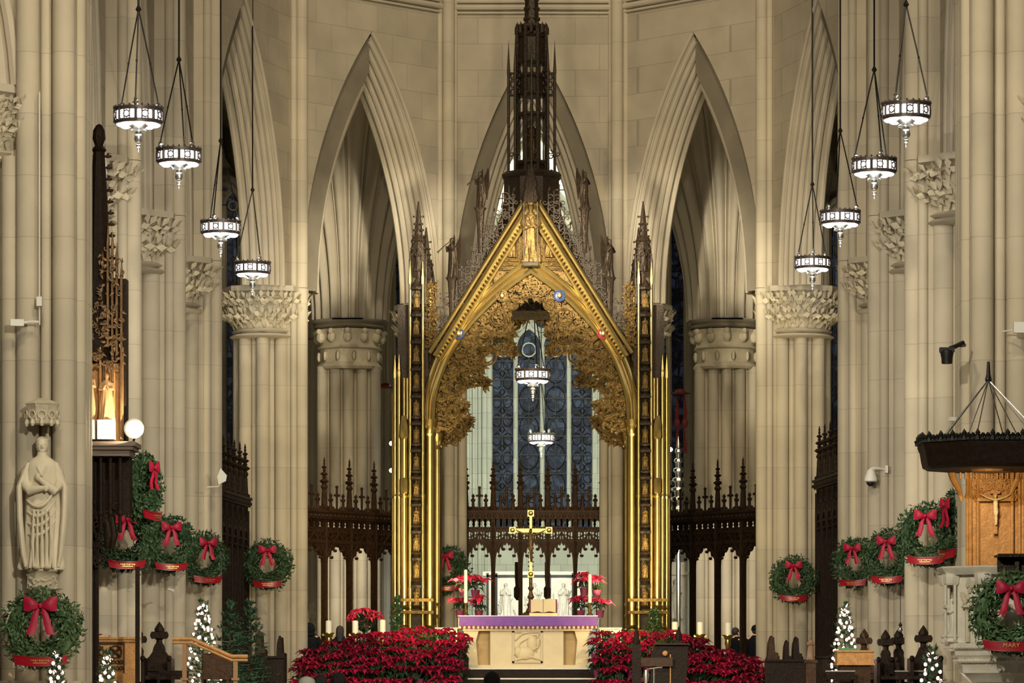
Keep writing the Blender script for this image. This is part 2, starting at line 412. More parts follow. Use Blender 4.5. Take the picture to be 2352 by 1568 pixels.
bay(L4, L5, 2.12, 'wall_apse_left', (1, 0), wide=.55); bay(L5, R5, 1.86, 'wall_apse_centre', (1, 1)); bay(R5, R4, 2.12, 'wall_apse_right', (0, 1), wide=.55)
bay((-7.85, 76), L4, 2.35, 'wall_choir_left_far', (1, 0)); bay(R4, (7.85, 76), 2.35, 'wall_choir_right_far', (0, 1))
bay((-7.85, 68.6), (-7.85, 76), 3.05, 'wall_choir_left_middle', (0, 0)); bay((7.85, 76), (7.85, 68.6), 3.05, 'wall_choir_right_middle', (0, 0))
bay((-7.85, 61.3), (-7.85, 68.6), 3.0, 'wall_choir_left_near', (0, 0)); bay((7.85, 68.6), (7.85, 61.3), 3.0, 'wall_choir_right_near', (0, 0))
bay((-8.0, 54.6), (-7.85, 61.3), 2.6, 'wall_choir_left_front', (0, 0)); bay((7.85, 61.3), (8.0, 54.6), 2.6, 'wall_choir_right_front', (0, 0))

# crossing piers in front, left and right
for s in (-1, 1):
    nm = 'left' if s < 0 else 'right'
    t = thing('crossing_pier', 'huge pale fluted stone pier carrying the stone saint statue' if s < 0 else 'huge pale fluted stone pier standing behind the pulpit canopy wires', 'pier', (-7.61 if s < 0 else 7.76, 54.4, FL1), 0, 'crossing piers')
    zf = FL1; m = MB()
    m.box(-.92, .92, -.34, .9, 1.0, 20-zf)
    prof = [(-.96, -.36, .19, 'b'), (-.62, -.46, .09, 's'), (-.30, -.50, .19, 'b'), (.02, -.40, .085, 's'), (.28, -.36, .15, 'b')]
    inner = [(.20, .175), (.47, .09), (.75, .175), (.95, .09)]
    for k, (u, r) in enumerate(inner):
        m.cyl(-s*u, -.46 + (.10 if r < .13 else 0) + (.2 if u > .9 else 0), 1.0, 20-zf, r, 18)
    for y in (0, .3, .6): m.cyl(-s*.92, y, 1.0, 20-zf, .12, 14)
    m.build('vault_shafts', STONE, t)
    m = MB()                              # aisle side group that ends in a capital
    for k in range(4): m.cyl(s*(.08+.26*k), -.42+.03*k, 1.0, 9.6-zf, .12, 14)
    m.build('aisle_shafts', STONE, t)
    m = MB(); m.M = Matrix.Translation((s*.52, -.02, 0))
    m.lathe([(.5, 9.66-zf), (.56, 10.2-zf), (.66, 10.4-zf)], n=16)
    foliage(m, lambda a: .54, 9.70-zf, 10.4-zf, 2, .24, 5); m.build('foliate_capital', CARVE, t, 50)
    m = MB(); m.M = Matrix.Translation((s*.52, -.02, 0)); m.lathe([(.62, 10.4-zf), (.70, 10.46-zf), (.64, 10.5-zf), (.74, 10.56-zf), (.74, 10.68-zf)], n=8, ph=pi/8)
    m.build('abacus', MOULD, t, 30); m = MB(); m.M = Matrix.Translation((s*.52, -.02, 0))
    m.lathe([(.50, 9.51-zf), (.58, 9.56-zf), (.52, 9.61-zf), (.58, 9.66-zf), (.50, 9.71-zf)], n=16)
    m.build('necking', MOULD, t, 30)
    m = MB()
    for k, r in ((0, .10), (.22, .12), (.46, .13), (.7, .1)):
        pts = [(s*(-.02+k+.3*j/10+ (j/10)**2*1.3), -.40+.03*k, 10.68-zf + 5*j/10) for j in range(11)]
        m.tube(pts, r, 8)
    m.build('aisle_arch_moulding', MOULD, t)
    m = MB()
    for u, r in inner + [(-.2, .2), (-.7, .2)]:
        m.lathe([(r+.22, 0), (r+.22, .42), (r+.17, .50), (r+.17, .62), (r+.24, .68), (r+.24, .74), (r+.13, .84), (r+.10, .90), (r+.13, .95), (r+.02, 1.03)], (-s*u, -.46, 0), 16)
    m.box(-1.05, 1.05, -.5, .95, 0, .95)
    m.build('moulded_base', MOULD, t)

# ambulatory: rear piers with tall ribbed vault springers, back wall, windows, vault
def amb_pier(x, y, label):
    t = thing('ribbed_vault_pier', label, 'pier', (x, y, FL2), 0, 'ambulatory piers'); zf = FL2
    m = MB(); zc = Z(845, y)-zf
    m.box(-.55, .55, -.1, .8, .36, zc); 
    for k in range(5):
        u = -.66+.33*k; m.cyl(u, -.25 - .22*cos(u*1.8), .36, zc, .135, 14)
        if k < 4: m.cyl(u+.165, -.18-.18*cos(u*1.8+.3), .36, zc, .06, 8)
    m.build('shaft_cluster', STONE, t)
    m = MB(); m.lathe([(.95, 0), (.95, .2), (.85, .26), (.80, .36)], n=8, ph=pi/8); m.build('plinth', MOULD, t, 30)
    m = MB(); zt = Z(738, y)-zf
    m.lathe([(.78, zc-.06), (.84, zc), (.78, zc+.07), (.74, zc+.1), (.74, zc+.42)], n=12, ph=pi/12)
    m.lathe([(.74, zc+.42), (.82, zc+.46), (.76, zc+.52), (.76, zc+.78), (.86, zc+.92)], n=12, ph=pi/12)
    for i in range(12):
        a = 2*pi*i/12; q = .80
        m.ell((q*cos(a), q*sin(a), zc+.72), (.11, .11, .14), 7, 5); m.ell((.84*cos(a), .84*sin(a), zc+.86), (.10, .12, .08), 6, 4)
        m.ell((.77*cos(a+.2), .77*sin(a+.2), zc+.25), (.06, .09, .13), 6, 4)
    m.build('corbelled_capital', CARVE, t, 40)
    m = MB(); m.lathe([(.86, zt-.22), (.95, zt-.18), (.88, zt-.12), (.96, zt-.07), (1.0, zt-.04), (1.0, zt)], n=8, ph=pi/8); m.build('abacus', MOULD, t, 25)
    # conoid of ribs spreading into the vault
    Rr, ht = 8.6, 6.1; rows = []; nA = 132; ribs = 11
    for j in range(27):
        z = ht*j/26; out = Rr - sqrt(Rr*Rr - z*z)
        row = []
        for i in range(nA+1):
            th = pi + pi*i/nA                      # front half circle, facing the choir
            k = i/nA*ribs; f = abs(k-round(k))      # 0 on a rib, .5 between
            rib = max(0, 1-(f/.30)**2)**.5 if f < .30 else 0
            rib += .45*max(0, 1-((f-.40)/.08)**2)**.5 if abs(f-.40) < .08 else 0
            g = 1.0 if 1 else 0
            r = .84 + out*1.0 + rib*(.14+.01*z) - (.02+.03*z)*(f*2)**2
            row.append((r*cos(th)*1.0, r*sin(th)*.9+.2, zt+z))
        rows.append(row)
    m.grid(rows[::-1]); m.build('vault_springer', MOULD, t, 60)
    return t
amb_pier(X(803, 89), 89, 'cream ribbed pier seen through the left apse arch, its ribs fanning into the vault')
amb_pier(X(1667, 89), 89, 'cream ribbed pier seen through the right apse arch, its ribs fanning into the vault')
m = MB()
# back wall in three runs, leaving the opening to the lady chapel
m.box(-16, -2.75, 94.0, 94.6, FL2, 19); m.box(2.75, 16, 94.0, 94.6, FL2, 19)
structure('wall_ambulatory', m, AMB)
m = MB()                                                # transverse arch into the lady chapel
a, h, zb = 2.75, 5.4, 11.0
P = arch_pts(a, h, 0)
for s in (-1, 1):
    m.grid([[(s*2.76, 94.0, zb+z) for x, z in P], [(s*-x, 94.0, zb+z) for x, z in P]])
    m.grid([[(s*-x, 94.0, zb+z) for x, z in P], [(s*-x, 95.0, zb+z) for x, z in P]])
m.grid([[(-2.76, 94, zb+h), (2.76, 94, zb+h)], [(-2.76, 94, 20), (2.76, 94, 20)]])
structure('wall_chapel_arch', m, SHADEST)  # unlit arch, its shade put into the stone colour
# ambulatory vault: transverse barrel webs behind the arches
m = MB()
for x0, x1 in ((-16, -7.5), (-7.5, -2.2), (-2.2, 2.2), (2.2, 7.5), (7.5, 16)):
    rows = []
    for j in range(13):
        u = j/12; x = x0+(x1-x0)*u; ys = 87.2 - max(0, min(1, (abs(x)-2.4)/3.8))*3.8 - max(0, min(1, (abs(x)-6.2)/1.6))*6
        rows.append([(x, yy, 15.9 + 1.5*sin(pi*u)) for yy in (ys, (ys*2+94)/3, (ys+188)/3, 94)])
    m.grid(rows)
structure('ceiling_ambulatory', m, VAULT)
m = MB()
for s in (-1, 1): m.grid([[(s*(7.9+5.3*j/10), y, 15.0+2.2*sin(pi*j/10)) for j in range(11)] for y in (50, 60, 70, 80, 94)])
structure('ceiling_aisles', m, VAULT)
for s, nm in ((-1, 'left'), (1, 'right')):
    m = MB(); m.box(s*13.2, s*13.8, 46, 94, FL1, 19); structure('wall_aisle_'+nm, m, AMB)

def lancet(u0, u1, z0, z1, n=10):
    """outline of a pointed light"""
    a = (u1-u0)/2; c = (u0+u1)/2; h = a*1.5; P = arch_pts(a, h, 0, n); zs = z1-h
    left = [(c+x, zs+z) for x, z in P]; right = [(c-x, zs+z) for x, z in P[:-1]][::-1]
    return [(u0, z0)] + left + right + [(u1, z0)]
def window(name, cx, y, w_, z0, z1, lights, rz=0, frame=MOULD, bars=None, depth=.25):
    """stone mullions with glass lights; built in local coordinates and rotated about its centre"""
    Mx = Matrix.Translation((cx, y, 0)) @ Matrix.Rotation(rz, 4, 'Z')
    hw = w_/2; aw = hw; h = aw*1.25; zs = z1-h
    g = MB(); g.M = Mx
    P = arch_pts(aw, h, 0, 14)
    out = [(-hw, z0)] + [(x, zs+z) for x, z in P] + [(-x, zs+z) for x, z in P[:-1]][::-1] + [(hw, z0)]
    step = w_/lights; hh = zs + .1; k_ = max(lights-1, 1)
    if name == 'window_1':
        for i in range(lights):
            u0 = -hw + step*i; pts = lancet(u0, u0+step, z0, hh+step*.55); g.add([(x, .12, z) for x, z in pts], [tuple(range(len(pts)))])
        for i in range(k_):
            u = -hw + step*(i+1); rr = step*.30; cz = hh + step*.95; pts = [(u+rr*cos(q), cz+rr*1.3*sin(q)) for q in [2*pi*j/14 for j in range(14)]]; g.add([(x, .12, z) for x, z in pts], [tuple(range(14))])
    else: g.add([(x, .12, z) for x, z in out], [tuple(range(len(out)))])
    gl = structure(name, g, GLASS, None, 0)
    if name == 'window_1':
        m = MB(); m.M = Mx; m.add([(x, .18, z) for x, z in out], [tuple(range(len(out)))]); m.build('tracery_plate', frame, gl)
        m = MB(); m.M = Mx                         # leading: medallions in the lights
        for i in range(lights):
            u = -hw + step*(i+.5); z = z0+.5; big = i in (1, 2)
            while z < hh-.3:
                if big: m.tube([(u+step*.36*cos(q), .07, z+.42*sin(q)) for q in [2*pi*j/16 for j in range(16)]], .012, 4, True); z += .95
                else:
                    for s_ in (-1, 1): m.tube([(u+s_*step*.2+step*.17*cos(q), .07, z+.20*sin(q)) for q in [2*pi*j/12 for j in range(12)]], .010, 4, True)
                    m.tube([(u+step*.1*cos(q), .07, z+.32+.12*sin(q)) for q in [2*pi*j/4 for j in range(4)]], .016, 4, True); z += .62
        m.build('leading', IRON, gl)
    m = MB(); m.M = Mx
    m.tube([(x, 0, z) for x, z in out], .12, 8); m.tube([(x*1.08, -.15, z0+(z-z0)*1.02) for x, z in out], .09, 8)
    hh = zs + .1
    step = w_/lights
    for i in range(1, lights):
        u = -hw + step*i; m.box(u-.07, u+.07, -.12, .12, z0, hh - .15); m.cyl(u, -.14, z0, hh-.15, .055, 8)
    for i in range(lights):                    # heads of the lights
        u0 = -hw + step*i; pts = lancet(u0, u0+step, z0, hh+step*.55)[1:-1]
        m.tube([(x, 0, z) for x, z in pts], .06, 6)
        m.tube([(u0+step/2 + step*.26*cos(q), -.03, hh-step*.28 + step*.26*sin(q)) for q in [2*pi*k/12 for k in range(12)]], .03, 5, True)
    k = max(lights-1, 1)
    for i in range(k):                         # oculi in the tracery
        u = -hw + step*(i+1); rr = step*.36; cz = hh + step*.8
        m.tube([(u+rr*cos(q), 0, cz+rr*sin(q)) for q in [2*pi*j/14 for j in range(14)]], .06, 6, True)
    m.build('window_tracery', frame, gl)
    m = MB(); m.M = Mx
    z = z0+.6
    while z < hh: m.box(-hw, hw, .06, .10, z-.02, z+.02); z += .62
    for i in range(lights):
        u = -hw+step*(i+.5); m.box(u-.012, u+.012, .06, .10, z0, hh)
    m.build('glazing_bars', IRON, gl)
    return gl
# lady chapel
m = MB()
for s in (-1, 1): m.box(s*2.75, s*3.2, 94.6, 118.5, FL2, 11)
structure('wall_lady_chapel_sides', m, CHAPEL)
m = MB(); P = arch_pts(2.78, 5.8, 0, 12)
pr = [(x, 11+z) for x, z in P] + [(-x, 11+z) for x, z in P[:-1]][::-1]
m.grid([[(x, y, z) for x, z in pr] for y in (94.9, 100, 106, 112, 118.6)])
ce = structure('ceiling_lady_chapel', m, CHAPEL)
m = MB()
for y in (98, 104, 110, 116): m.tube([(x*.97, y, z-.08) for x, z in pr], .13, 8)
m.tube([(0, 95, 16.7), (0, 118, 16.7)], .09, 6)
m.build('vault_rib', MOULD, ce)
wy = 118.0; wx0, wx1 = X(1123, wy), X(1368, wy); wcx, ww = (wx0+wx1)/2, wx1-wx0; wz0, wz1 = Z(1215, wy), Z(640, wy)
m = MB()
m.box(-3, wx0-.05, wy+.2, wy+.5, FL2, 17.5); m.box(wx1+.05, 3, wy+.2, wy+.5, FL2, 17.5); m.box(wx0-.05, wx1+.05, wy+.2, wy+.5, FL2, wz0); m.box(wx0-.05, wx1+.05, wy+.2, wy+.5, wz1-.9, 17.5)
for s, u in ((-1, wx0), (1, wx1)):
    for k in range(4): m.cyl(u+s*(.10+.20*k), wy+.12-.05*k, FL2, 16, .07 if k % 2 else .05, 8)
structure('wall_lady_chapel_end', m, CHAPEL)
window('window_1', wcx, wy, ww, wz0, wz1, 4, 0, CHAPEL)
# aisle and chapel windows glimpsed through the arcade
def wpos(px0, px1, y): return (X(px0, y)+X(px1, y))/2, X(px1, y)-X(px0, y)
for i, (a0, a1, y, t_, b_, nl) in enumerate(((475, 555, 93.7, 420, 1130, 2), (1900, 1960, 93.7, 470, 1100, 2), (893, 975, 93.7, 500, 1150, 2), (1492, 1580, 93.7, 450, 1150, 2))):
    c, w_ = wpos(a0, a1, y); window(f'window_{i+2}', c, y, w_, Z(b_, y), Z(t_, y), nl, 0, MOULD if i > 1 else SHADEST)
# dark wall shafts in the ambulatory either side of the rear piers
for i, (px, w_) in enumerate(((700, .16), (716, .10), (735, .10), (1752, .12), (1768, .16), (885, .13), (1590, .12))):
    m = MB(); m.cyl(X(px, 93.6), 93.75, FL2, 15.5, w_, 10); m.cyl(X(px, 93.6)+w_*1.6, 93.8, FL2, 15.5, w_*.6, 8)
    for zz in (10.4, 13.0): m.lathe([(w_, zz-.1), (w_*1.7, zz+.1), (w_*1.7, zz+.2), (w_, zz+.25)], (X(px, 93.6), 93.75, 0), 10)
    TR.append(1); structure(f'trim_{len(TR)}', m, MOULD)
area('lady_chapel_light', (0, 97.5, 14.5), (0, 117, 10), 2.5, 1300, (.93, 1, .9), 150)
spot('lady_chapel_uplight', (0, 99, 5), (0, 112, 15), 900, (.95, 1, .86), 90, .6, .2)
for s in (-1, 1):
    spot('ambulatory_fill', (-s*1.5, 64, 11), (s*4.7, 89, 10.5), 20000, (1, .88, .66), 20, .8, .3)  # added spot hung in the choir, brightens the rear piers through the arches
area('aisle_light_left', (-10.5, 72, 5), (-9, 84, 13), 1.5, 160, (1, .84, .55), 150)
area('aisle_light_right', (10.5, 72, 5), (9, 84, 13), 1.5, 160, (1, .84, .55), 150)
spot('reredos_fill', (0, 87.3, 5.0), (0, 92, 3.2), 800, (.95, 1, .92), 90, .6, .1)  # added spot hidden behind the screen cornice to brighten the marble
spot('screen_fill_right', (4.3, 85.0, 4.9), (4.9, 90, 2.6), 420, (1, .90, .72), 95, .6, .1)  # added spots behind both side screens brighten what shows through the openings
spot('screen_fill_left', (-4.3, 85.0, 4.9), (-4.9, 90, 2.6), 420, (1, .90, .72), 95, .6, .1)
# ------------------------------------------------------------------ figures
def robed(mb, h, seed=0, arms='fold', folds=9, wings=False, w_=1.0):
    """draped standing figure, feet at the origin, facing -y"""
    rn = random.Random(seed); rows = []
    prof = [(0,.128),(.02,.138),(.06,.130),(.14,.124),(.22,.122),(.30,.121),(.38,.120),(.46,.118),(.54,.112),(.60,.106),(.68,.110),(.75,.108),(.79,.100),(.815,.086),(.835,.066),(.85,.046),(.865,.038),(.885,.036)]
    ph = [rn.uniform(0, 6) for _ in range(4)]
    for z, r in prof:
        row = []; N = 56
        for i in range(N):
            a = 2*pi*i/N; k = max(0, 1 - z/.82)
            f = 1 + k*(.15*sin(folds*a + ph[0] + 3.0*z*sin(a+ph[1])*3) + .09*sin((folds+4)*a + ph[2] - 5*z))
            sx = 1.12 if z < .84 else 1; sy = .72 if z < .84 else 1
            row.append((r*h*f*sx*w_*cos(a), r*h*f*sy*w_*sin(a) + .02*h*sin(z*5), z*h))
        rows.append(row)
    mb.grid(rows, True)
    mb.ell((0, -.008*h, .93*h), (.047*h, .055*h, .068*h), 12, 9)            # head
    mb.ell((0, -.062*h, .925*h), (.010*h, .015*h, .018*h), 6, 4)              # nose
    mb.ell((0, -.040*h, .893*h), (.026*h, .022*h, .018*h), 8, 5)               # chin
    mb.ell((0, .012*h, .952*h), (.052*h, .054*h, .054*h), 12, 8)                   # hair
    for q in (-1, 1): mb.tube([(q*.05*h, -.03*h, .84*h), (q*.03*h, -.085*h, .76*h), (0, -.10*h, .70*h)], [.012*h, .014*h, .006*h], 6)
    for s in (-1, 1):
        mb.ell((s*.018*h, -.052*h, .945*h), (.011*h, .007*h, .006*h), 6, 4)    # brows
        mb.ell((s*.042*h, 0, .928*h), (.008*h, .012*h, .016*h), 6, 4)
        if arms == 'fold':
            mb.tube([(s*.075*h, .0, .80*h), (s*.118*h, -.01*h, .73*h), (s*.132*h, -.03*h, .64*h), (s*.09*h, -.10*h, .59*h), (-s*.02*h, -.125*h, (.68 if s > 0 else .61)*h)], [.034*h, .044*h, .046*h, .038*h, .018*h], 8)
            mb.ell((-s*.03*h, -.13*h, (.695 if s > 0 else .61)*h), (.020*h, .014*h, .030*h), 6, 5)
        elif arms == 'pray':
            mb.tube([(s*.11*h, .0, .78*h), (s*.13*h, -.03*h, .66*h), (s*.05*h, -.11*h, .66*h), (s*.01*h, -.13*h, .74*h)], [.045*h, .046*h, .034*h, .016*h], 8)
        else:                                                                   # trumpet
            mb.tube([(s*.11*h, 0, .78*h), (s*.13*h, -.05*h, .68*h), (s*.03*h-.05*h, -.12*h, .78*h)], [.042*h, .040*h, .02*h], 8)
        if wings:
            pts = [(s*.03*h, .10*h, .84*h), (s*.10*h, .15*h, 1.0*h), (s*.13*h, .16*h, 1.10*h), (s*.17*h, .16*h, .95*h), (s*.18*h, .15*h, .65*h), (s*.12*h, .13*h, .22*h), (s*.07*h, .11*h, .45*h)]
            n = len(pts); mb.add(pts + [(x, y+.03*h, z) for x, y, z in pts], [tuple(range(n)), tuple(range(2*n-1, n-1, -1))] + [(i, (i+1) % n, (i+1) % n+n, i+n) for i in range(n)])
    if arms == 'horn':
        mb.tube([(-.01*h, -.06*h, .90*h), (-.14*h, -.16*h, .78*h), (-.24*h, -.24*h, .66*h), (-.26*h, -.26*h, .63*h)], [.010*h, .012*h, .018*h, .035*h], 8)
def draperies(mb, h, n=10, seed=3):
    rn = random.Random(seed)
    for i in range(4):                                                          # sweeping folds from the left arm down to the right knee
        z = h*(.58-.085*i); w_ = h*(.115-.004*i)
        pts = []
        for k in range(13):
            u = k/6-1; pts.append((w_*u, -.095*h*sqrt(max(0, 1-(u*.75)**2)) - .008*h, z - .10*h*(1-u*u)*(1 - .15*i) + .055*h*u))
        mb.tube(pts, [.003*h+.013*h*max(0, 1-abs(k/6-1))**.6 for k in range(13)], 7)
    for i in range(5):
        x = (-.08+.04*i)*h; mb.tube([(x*.7, -.095*h, .26*h), (x*.9, -.112*h, .14*h), (x*1.1, -.115*h, .01*h)], [.004*h, .011*h, .012*h], 6)
def curl(mb, c, r, a0, s=1, t=.012, turns=1.3, y=0):
    pts = []
    for k in range(15):
        u = k/14; a = a0 + s*2*pi*turns*u; q = r*(1-.8*u)
        pts.append((c[0]+q*cos(a), y, c[1]+q*sin(a)))
    mb.tube(pts, [1.35*t*(1-.4*k/14) for k in range(15)], 5)
def cross(mb, x, z, h, t, y=0):
    mb.box(x-t, x+t, y-t, y+t, z, z+h); mb.box(x-h*.3, x+h*.3, y-t, y+t, z+h*.58, z+h*.58+2*t)
    for dx, dz in ((-.3*h, .6*h), (.3*h, .6*h), (0, h)): mb.ell((x+dx, y, z+dz+t*.5), (t*1.6,)*3, 6, 4)

# ------------------------------------------------------------------ baldachin
BY = 76.0; B = thing('baldachin', 'towering gilded bronze canopy with a spire over the altar', 'baldachin', (0.02, BY, FL2))
def U(p): return p*BY/FP
def ZB(py): return Z(py, BY) - FL2
def bz(py): return Z(py, BY+2) - FL2          # heights of things over the middle
def half(pts, s): return [(s*U(p), ZB(q)) for p, q in pts]
ARCH = [(226, 992), (223, 920), (205, 856), (180, 803), (145, 752), (100, 703), (52, 660), (0, 622)]
CUSP = [(222, 992), (205, 985), (190, 985), (170, 968), (146, 932), (172, 922), (188, 898), (180, 872), (160, 852), (132, 845), (106, 838), (122, 822), (130, 800), (118, 776), (92, 764), (60, 770), (36, 770), (46, 745), (50, 722), (36, 698), (0, 680)]
def dense(pts, k=6):
    o = []
    for i in range(len(pts)-1):
        p0, p1, p2, p3 = pts[max(i-1, 0)], pts[i], pts[i+1], pts[min(i+2, len(pts)-1)]
        for j in range(k):
            t = j/k; o.append(tuple(.5*((2*p1[c])+(-p0[c]+p2[c])*t+(2*p0[c]-5*p1[c]+4*p2[c]-p3[c])*t*t+(-p0[c]+3*p1[c]-3*p2[c]+p3[c])*t**3) for c in (0, 1)))
    o.append(pts[-1]); return o
def resample(pts, n):
    L = [0]
    for a, b in zip(pts, pts[1:]): L.append(L[-1]+sqrt((a[0]-b[0])**2+(a[1]-b[1])**2))
    o = []
    for i in range(n):
        t = L[-1]*i/(n-1); k = 0
        while k < len(L)-2 and L[k+1] < t: k += 1
        f = (t-L[k])/max(L[k+1]-L[k], 1e-9); o.append((pts[k][0]+(pts[k+1][0]-pts[k][0])*f, pts[k][1]+(pts[k+1][1]-pts[k][1])*f))
    return o
def face_front(back=False):
    yy = 0 if not back else 4.4; sg = -1 if not back else 1
    A_ = dense(ARCH); C_ = dense(CUSP)
    # openwork fringe
    m = MB()
    for s in (-1, 1):
        P = half(C_, s)
        m.tube([(x, yy+sg*.06, z) for x, z in P], .035, 6)
        a = [p for p in resample([(s*U(p), ZB(q)) for p, q in A_], 61)]; c = resample([(x, z) for x, z in P], 61)
        hr = random.Random(31)
        for i in range(60):
            for v in range(8):
                if v > 2 and hr.random() < .30: continue
                q4 = [(a[i+di][0]+(c[i+di][0]-a[i+di][0])*(v+dv)/8, a[i+di][1]+(c[i+di][1]-a[i+di][1])*(v+dv)/8) for di, dv in ((0,0),(1,0),(1,1),(0,1))]
                m.add([(x, yy+.02, z) for x, z in q4]+[(x, yy+.12, z) for x, z in q4], [(0,1,2,3),(7,6,5,4),(0,4,5,1),(1,5,6,2),(2,6,7,3),(3,7,4,0)])
    fr = fixn(m.build('cusped_fringe', GOLD, B))
    if back: fr.name = 'rear_cusped_fringe'
    m = MB(); rn = random.Random(5)
    for s in (-1, 1):
        a = resample([(s*U(p), ZB(q)) for p, q in A_], 80); c = resample(half(C_, s), 80)
        if back: sg = -1; yy = 4.42
        for k in range(430):
            i = rn.randrange(80); f = rn.random(); x = a[i][0]+(c[i][0]-a[i][0])*f; z = a[i][1]+(c[i][1]-a[i][1])*f
            q = rn.uniform(0, 2*pi); L = rn.uniform(.06, .16)
            if k % 3: m.leaf((x, yy+sg*.06, z), (cos(q), sg*.5, sin(q)), (0, sg, 0), L, L*.55, 1.4)
            else: curl(m, (x, z), rn.uniform(.04, .10), q, rn.choice((-1, 1)), .014, 1.1, yy+sg*.07)
        for i in range(80):                                  # leaves curling off the free edge
            x, z = c[i]; dx, dz = a[i][0]-x, a[i][1]-z; L0 = sqrt(dx*dx+dz*dz)+1e-6; q = rn.uniform(-.7, .7); L = rn.uniform(.08, .20)
            ex, ez = -(dx*cos(q)-dz*sin(q))/L0, -(dx*sin(q)+dz*cos(q))/L0
            m.leaf((x-ex*.05, yy+sg*.05, z-ez*.05), (ex, sg*rn.uniform(0, .5), ez), (0, sg, 0), L, L*.5, 1.3)
        # big lobes: foiled rings and leafy cusp tips
        for px, py, r in ((185, 845, 20), (160, 805, 16), (205, 905, 16), (178, 945, 14), (110, 775, 22), (75, 730, 20), (42, 700, 12), (140, 770, 14)):
            for rr, t in ((r, .028), (r*.72, .018)): m.tube([(s*U(px)+U(rr)*cos(t_), yy+sg*.08, ZB(py)+U(rr)*sin(t_)) for t_ in [2*pi*k/20 for k in range(20)]], t, 6, True)
        for px, py, a1 in ((146, 932, -.3), (106, 838, -.2), (36, 770, .1)):
            x, z = s*U(px), ZB(py)
            for k in range(9):
                q = a1+rn.uniform(-1.0, 1.0); L = rn.uniform(.12, .26)
                m.leaf((x+s*U(14), yy+sg*.05, z+rn.uniform(-.1, .1)), (-s*cos(q), sg*rn.uniform(0, .5), sin(q)), (0, sg, .4), L, L*.5, 1.2)
            m.ell((x, yy+sg*.05, z), (.06, .06, .05), 8, 6)
        for k in range(26):                                 # bright seed clusters
            i = rn.randint(0, 5)
            x = s*U(200-i*5+rn.uniform(-7, 7)); z = ZB(870-i*17+rn.uniform(-8, 8)); m.ell((x, yy+sg*.12, z), (.028,)*3, 6, 4)
    m.build('fringe_foliage', GOLD, fr, 50)
    if back: sg = 1; yy = 4.4
    # arch mouldings and raking gable
    m = MB()
    for s in (-1, 1):
        P = half(A_, s)
        for off, r in ((0, .07), (.10, .045), (.20, .06)): m.tube([(x+s*off*.75, yy+sg*(.10), z+off*.65) for x, z in P], r, 8)
    fixn(m.build('arch_band', BRASS if not back else GOLD, B))
    m = MB()
    for s in (-1, 1):
        x0, z0, x1, z1 = s*U(232), ZB(812), s*U(4), ZB(446)
        dx, dz = x1-x0, z1-z0; L = sqrt(dx*dx+dz*dz); nx, nz = (-dz/L*s*-1, abs(dx)/L)
        for off, r, mt in ((0, .05, 0), (-.14, .075, 0), (-.27, .05, 0)):
            m.tube([(x0+nx*off*s*0+(-s)*abs(nx)*0 + s*abs(dz)/L*off, yy+sg*.16, z0+abs(dx)/L*off), (x1+s*abs(dz)/L*off, yy+sg*.16, z1+abs(dx)/L*off)], r, 8)
        for k in range(44):                                  # bead course
            f = (k+.5)/44; m.ell((x0+dx*f-s*abs(dz)/L*.21, yy+sg*.22, z0+dz*f-abs(dx)/L*.21), (.035,)*3, 6, 4)
    gb = m.build('raking_gable', BRASS if not back else GOLD, B)
    # relief field between arch and rakes
    m = MB(); rows = []
    for s in (-1, 1):
        a = resample([(s*U(p), ZB(q)) for p, q in A_], 40)
        top = [(x, ZB(812)+(ZB(446)-ZB(812))*(1-min(1, abs(x)/U(232)))*1.0 if abs(x) < U(232) else ZB(812)) for x, z in a]
        top = [(x, max(zt-.25, a[i][1])) for i, (x, zt) in enumerate(top)]
        m.grid([[(x, yy, z) for x, z in a], [(x, yy, z) for x, z in top]]); m.grid([[(x, yy+.22, z) for x, z in a], [(x, yy+.22, z) for x, z in top]])
    rn = random.Random(9)
    for k in range(650 if not back else 50):
        px = rn.uniform(-200, 200); py = rn.uniform(470, 800)
        lim = 446+abs(px)*1.6+22; ar = None
        for i in range(len(A_)-1):
            if A_[i+1][0] <= abs(px) <= A_[i][0]: ar = A_[i][1]
        if ar is None or py < lim or py > ar-8 or (abs(px) < 22 and py < 612) or (py < 606): continue
        q = rn.uniform(0, 2*pi); L = rn.uniform(.07, .17)
        m.leaf((U(px), yy+sg*.0, ZB(py)), (cos(q), sg*.4, sin(q)), (0, sg, 0), L, L*.6, 1.2)
        if k % 3 == 0: curl(m, (U(px), ZB(py)), rn.uniform(.05, .11), q, 1, .015, 1.1, yy+sg*.02)
    rf = fixn(m.build('relief_field', GOLD, B))
    m = MB()
    for py, r in ((598, .035), (607, .05), (618, .035)):
        hw = U((py-446)/1.6)-.18; m.tube([(-hw, yy+sg*.06, ZB(py)), (hw, yy+sg*.06, ZB(py))], r, 6)
    for s in (-1, 1): m.tube([(s*U(30), yy+sg*.05, ZB(500)), (s*U(30), yy+sg*.05, ZB(598))], .04, 6); m.tube([(s*U(88), yy+sg*.05, ZB(596)), (s*U(38), yy+sg*.05, ZB(516))], .03, 6)
    m.build('gable_cornice', GOLD, rf)
    return yy, sg
face_front(); face_front(True)
for s in (-1, 1):                                            # kneeling figures in the gable
    m = MB(); m.M = Matrix.Translation((s*U(42), -.12, ZB(592))); robed(m, U(56), 3, 'pray'); m.build('relief_figure', GOLD, B)
m = MB()
m.box(U(-17), U(-14), -.45, -.1, ZB(612), ZB(470)); m.box(U(14), U(17), -.45, -.1, ZB(612), ZB(470)); m.box(U(-17), U(17), -.12, -.05, ZB(612), ZB(440))
m.box(U(-17), U(17), -.5, -.1, ZB(616), ZB(608))
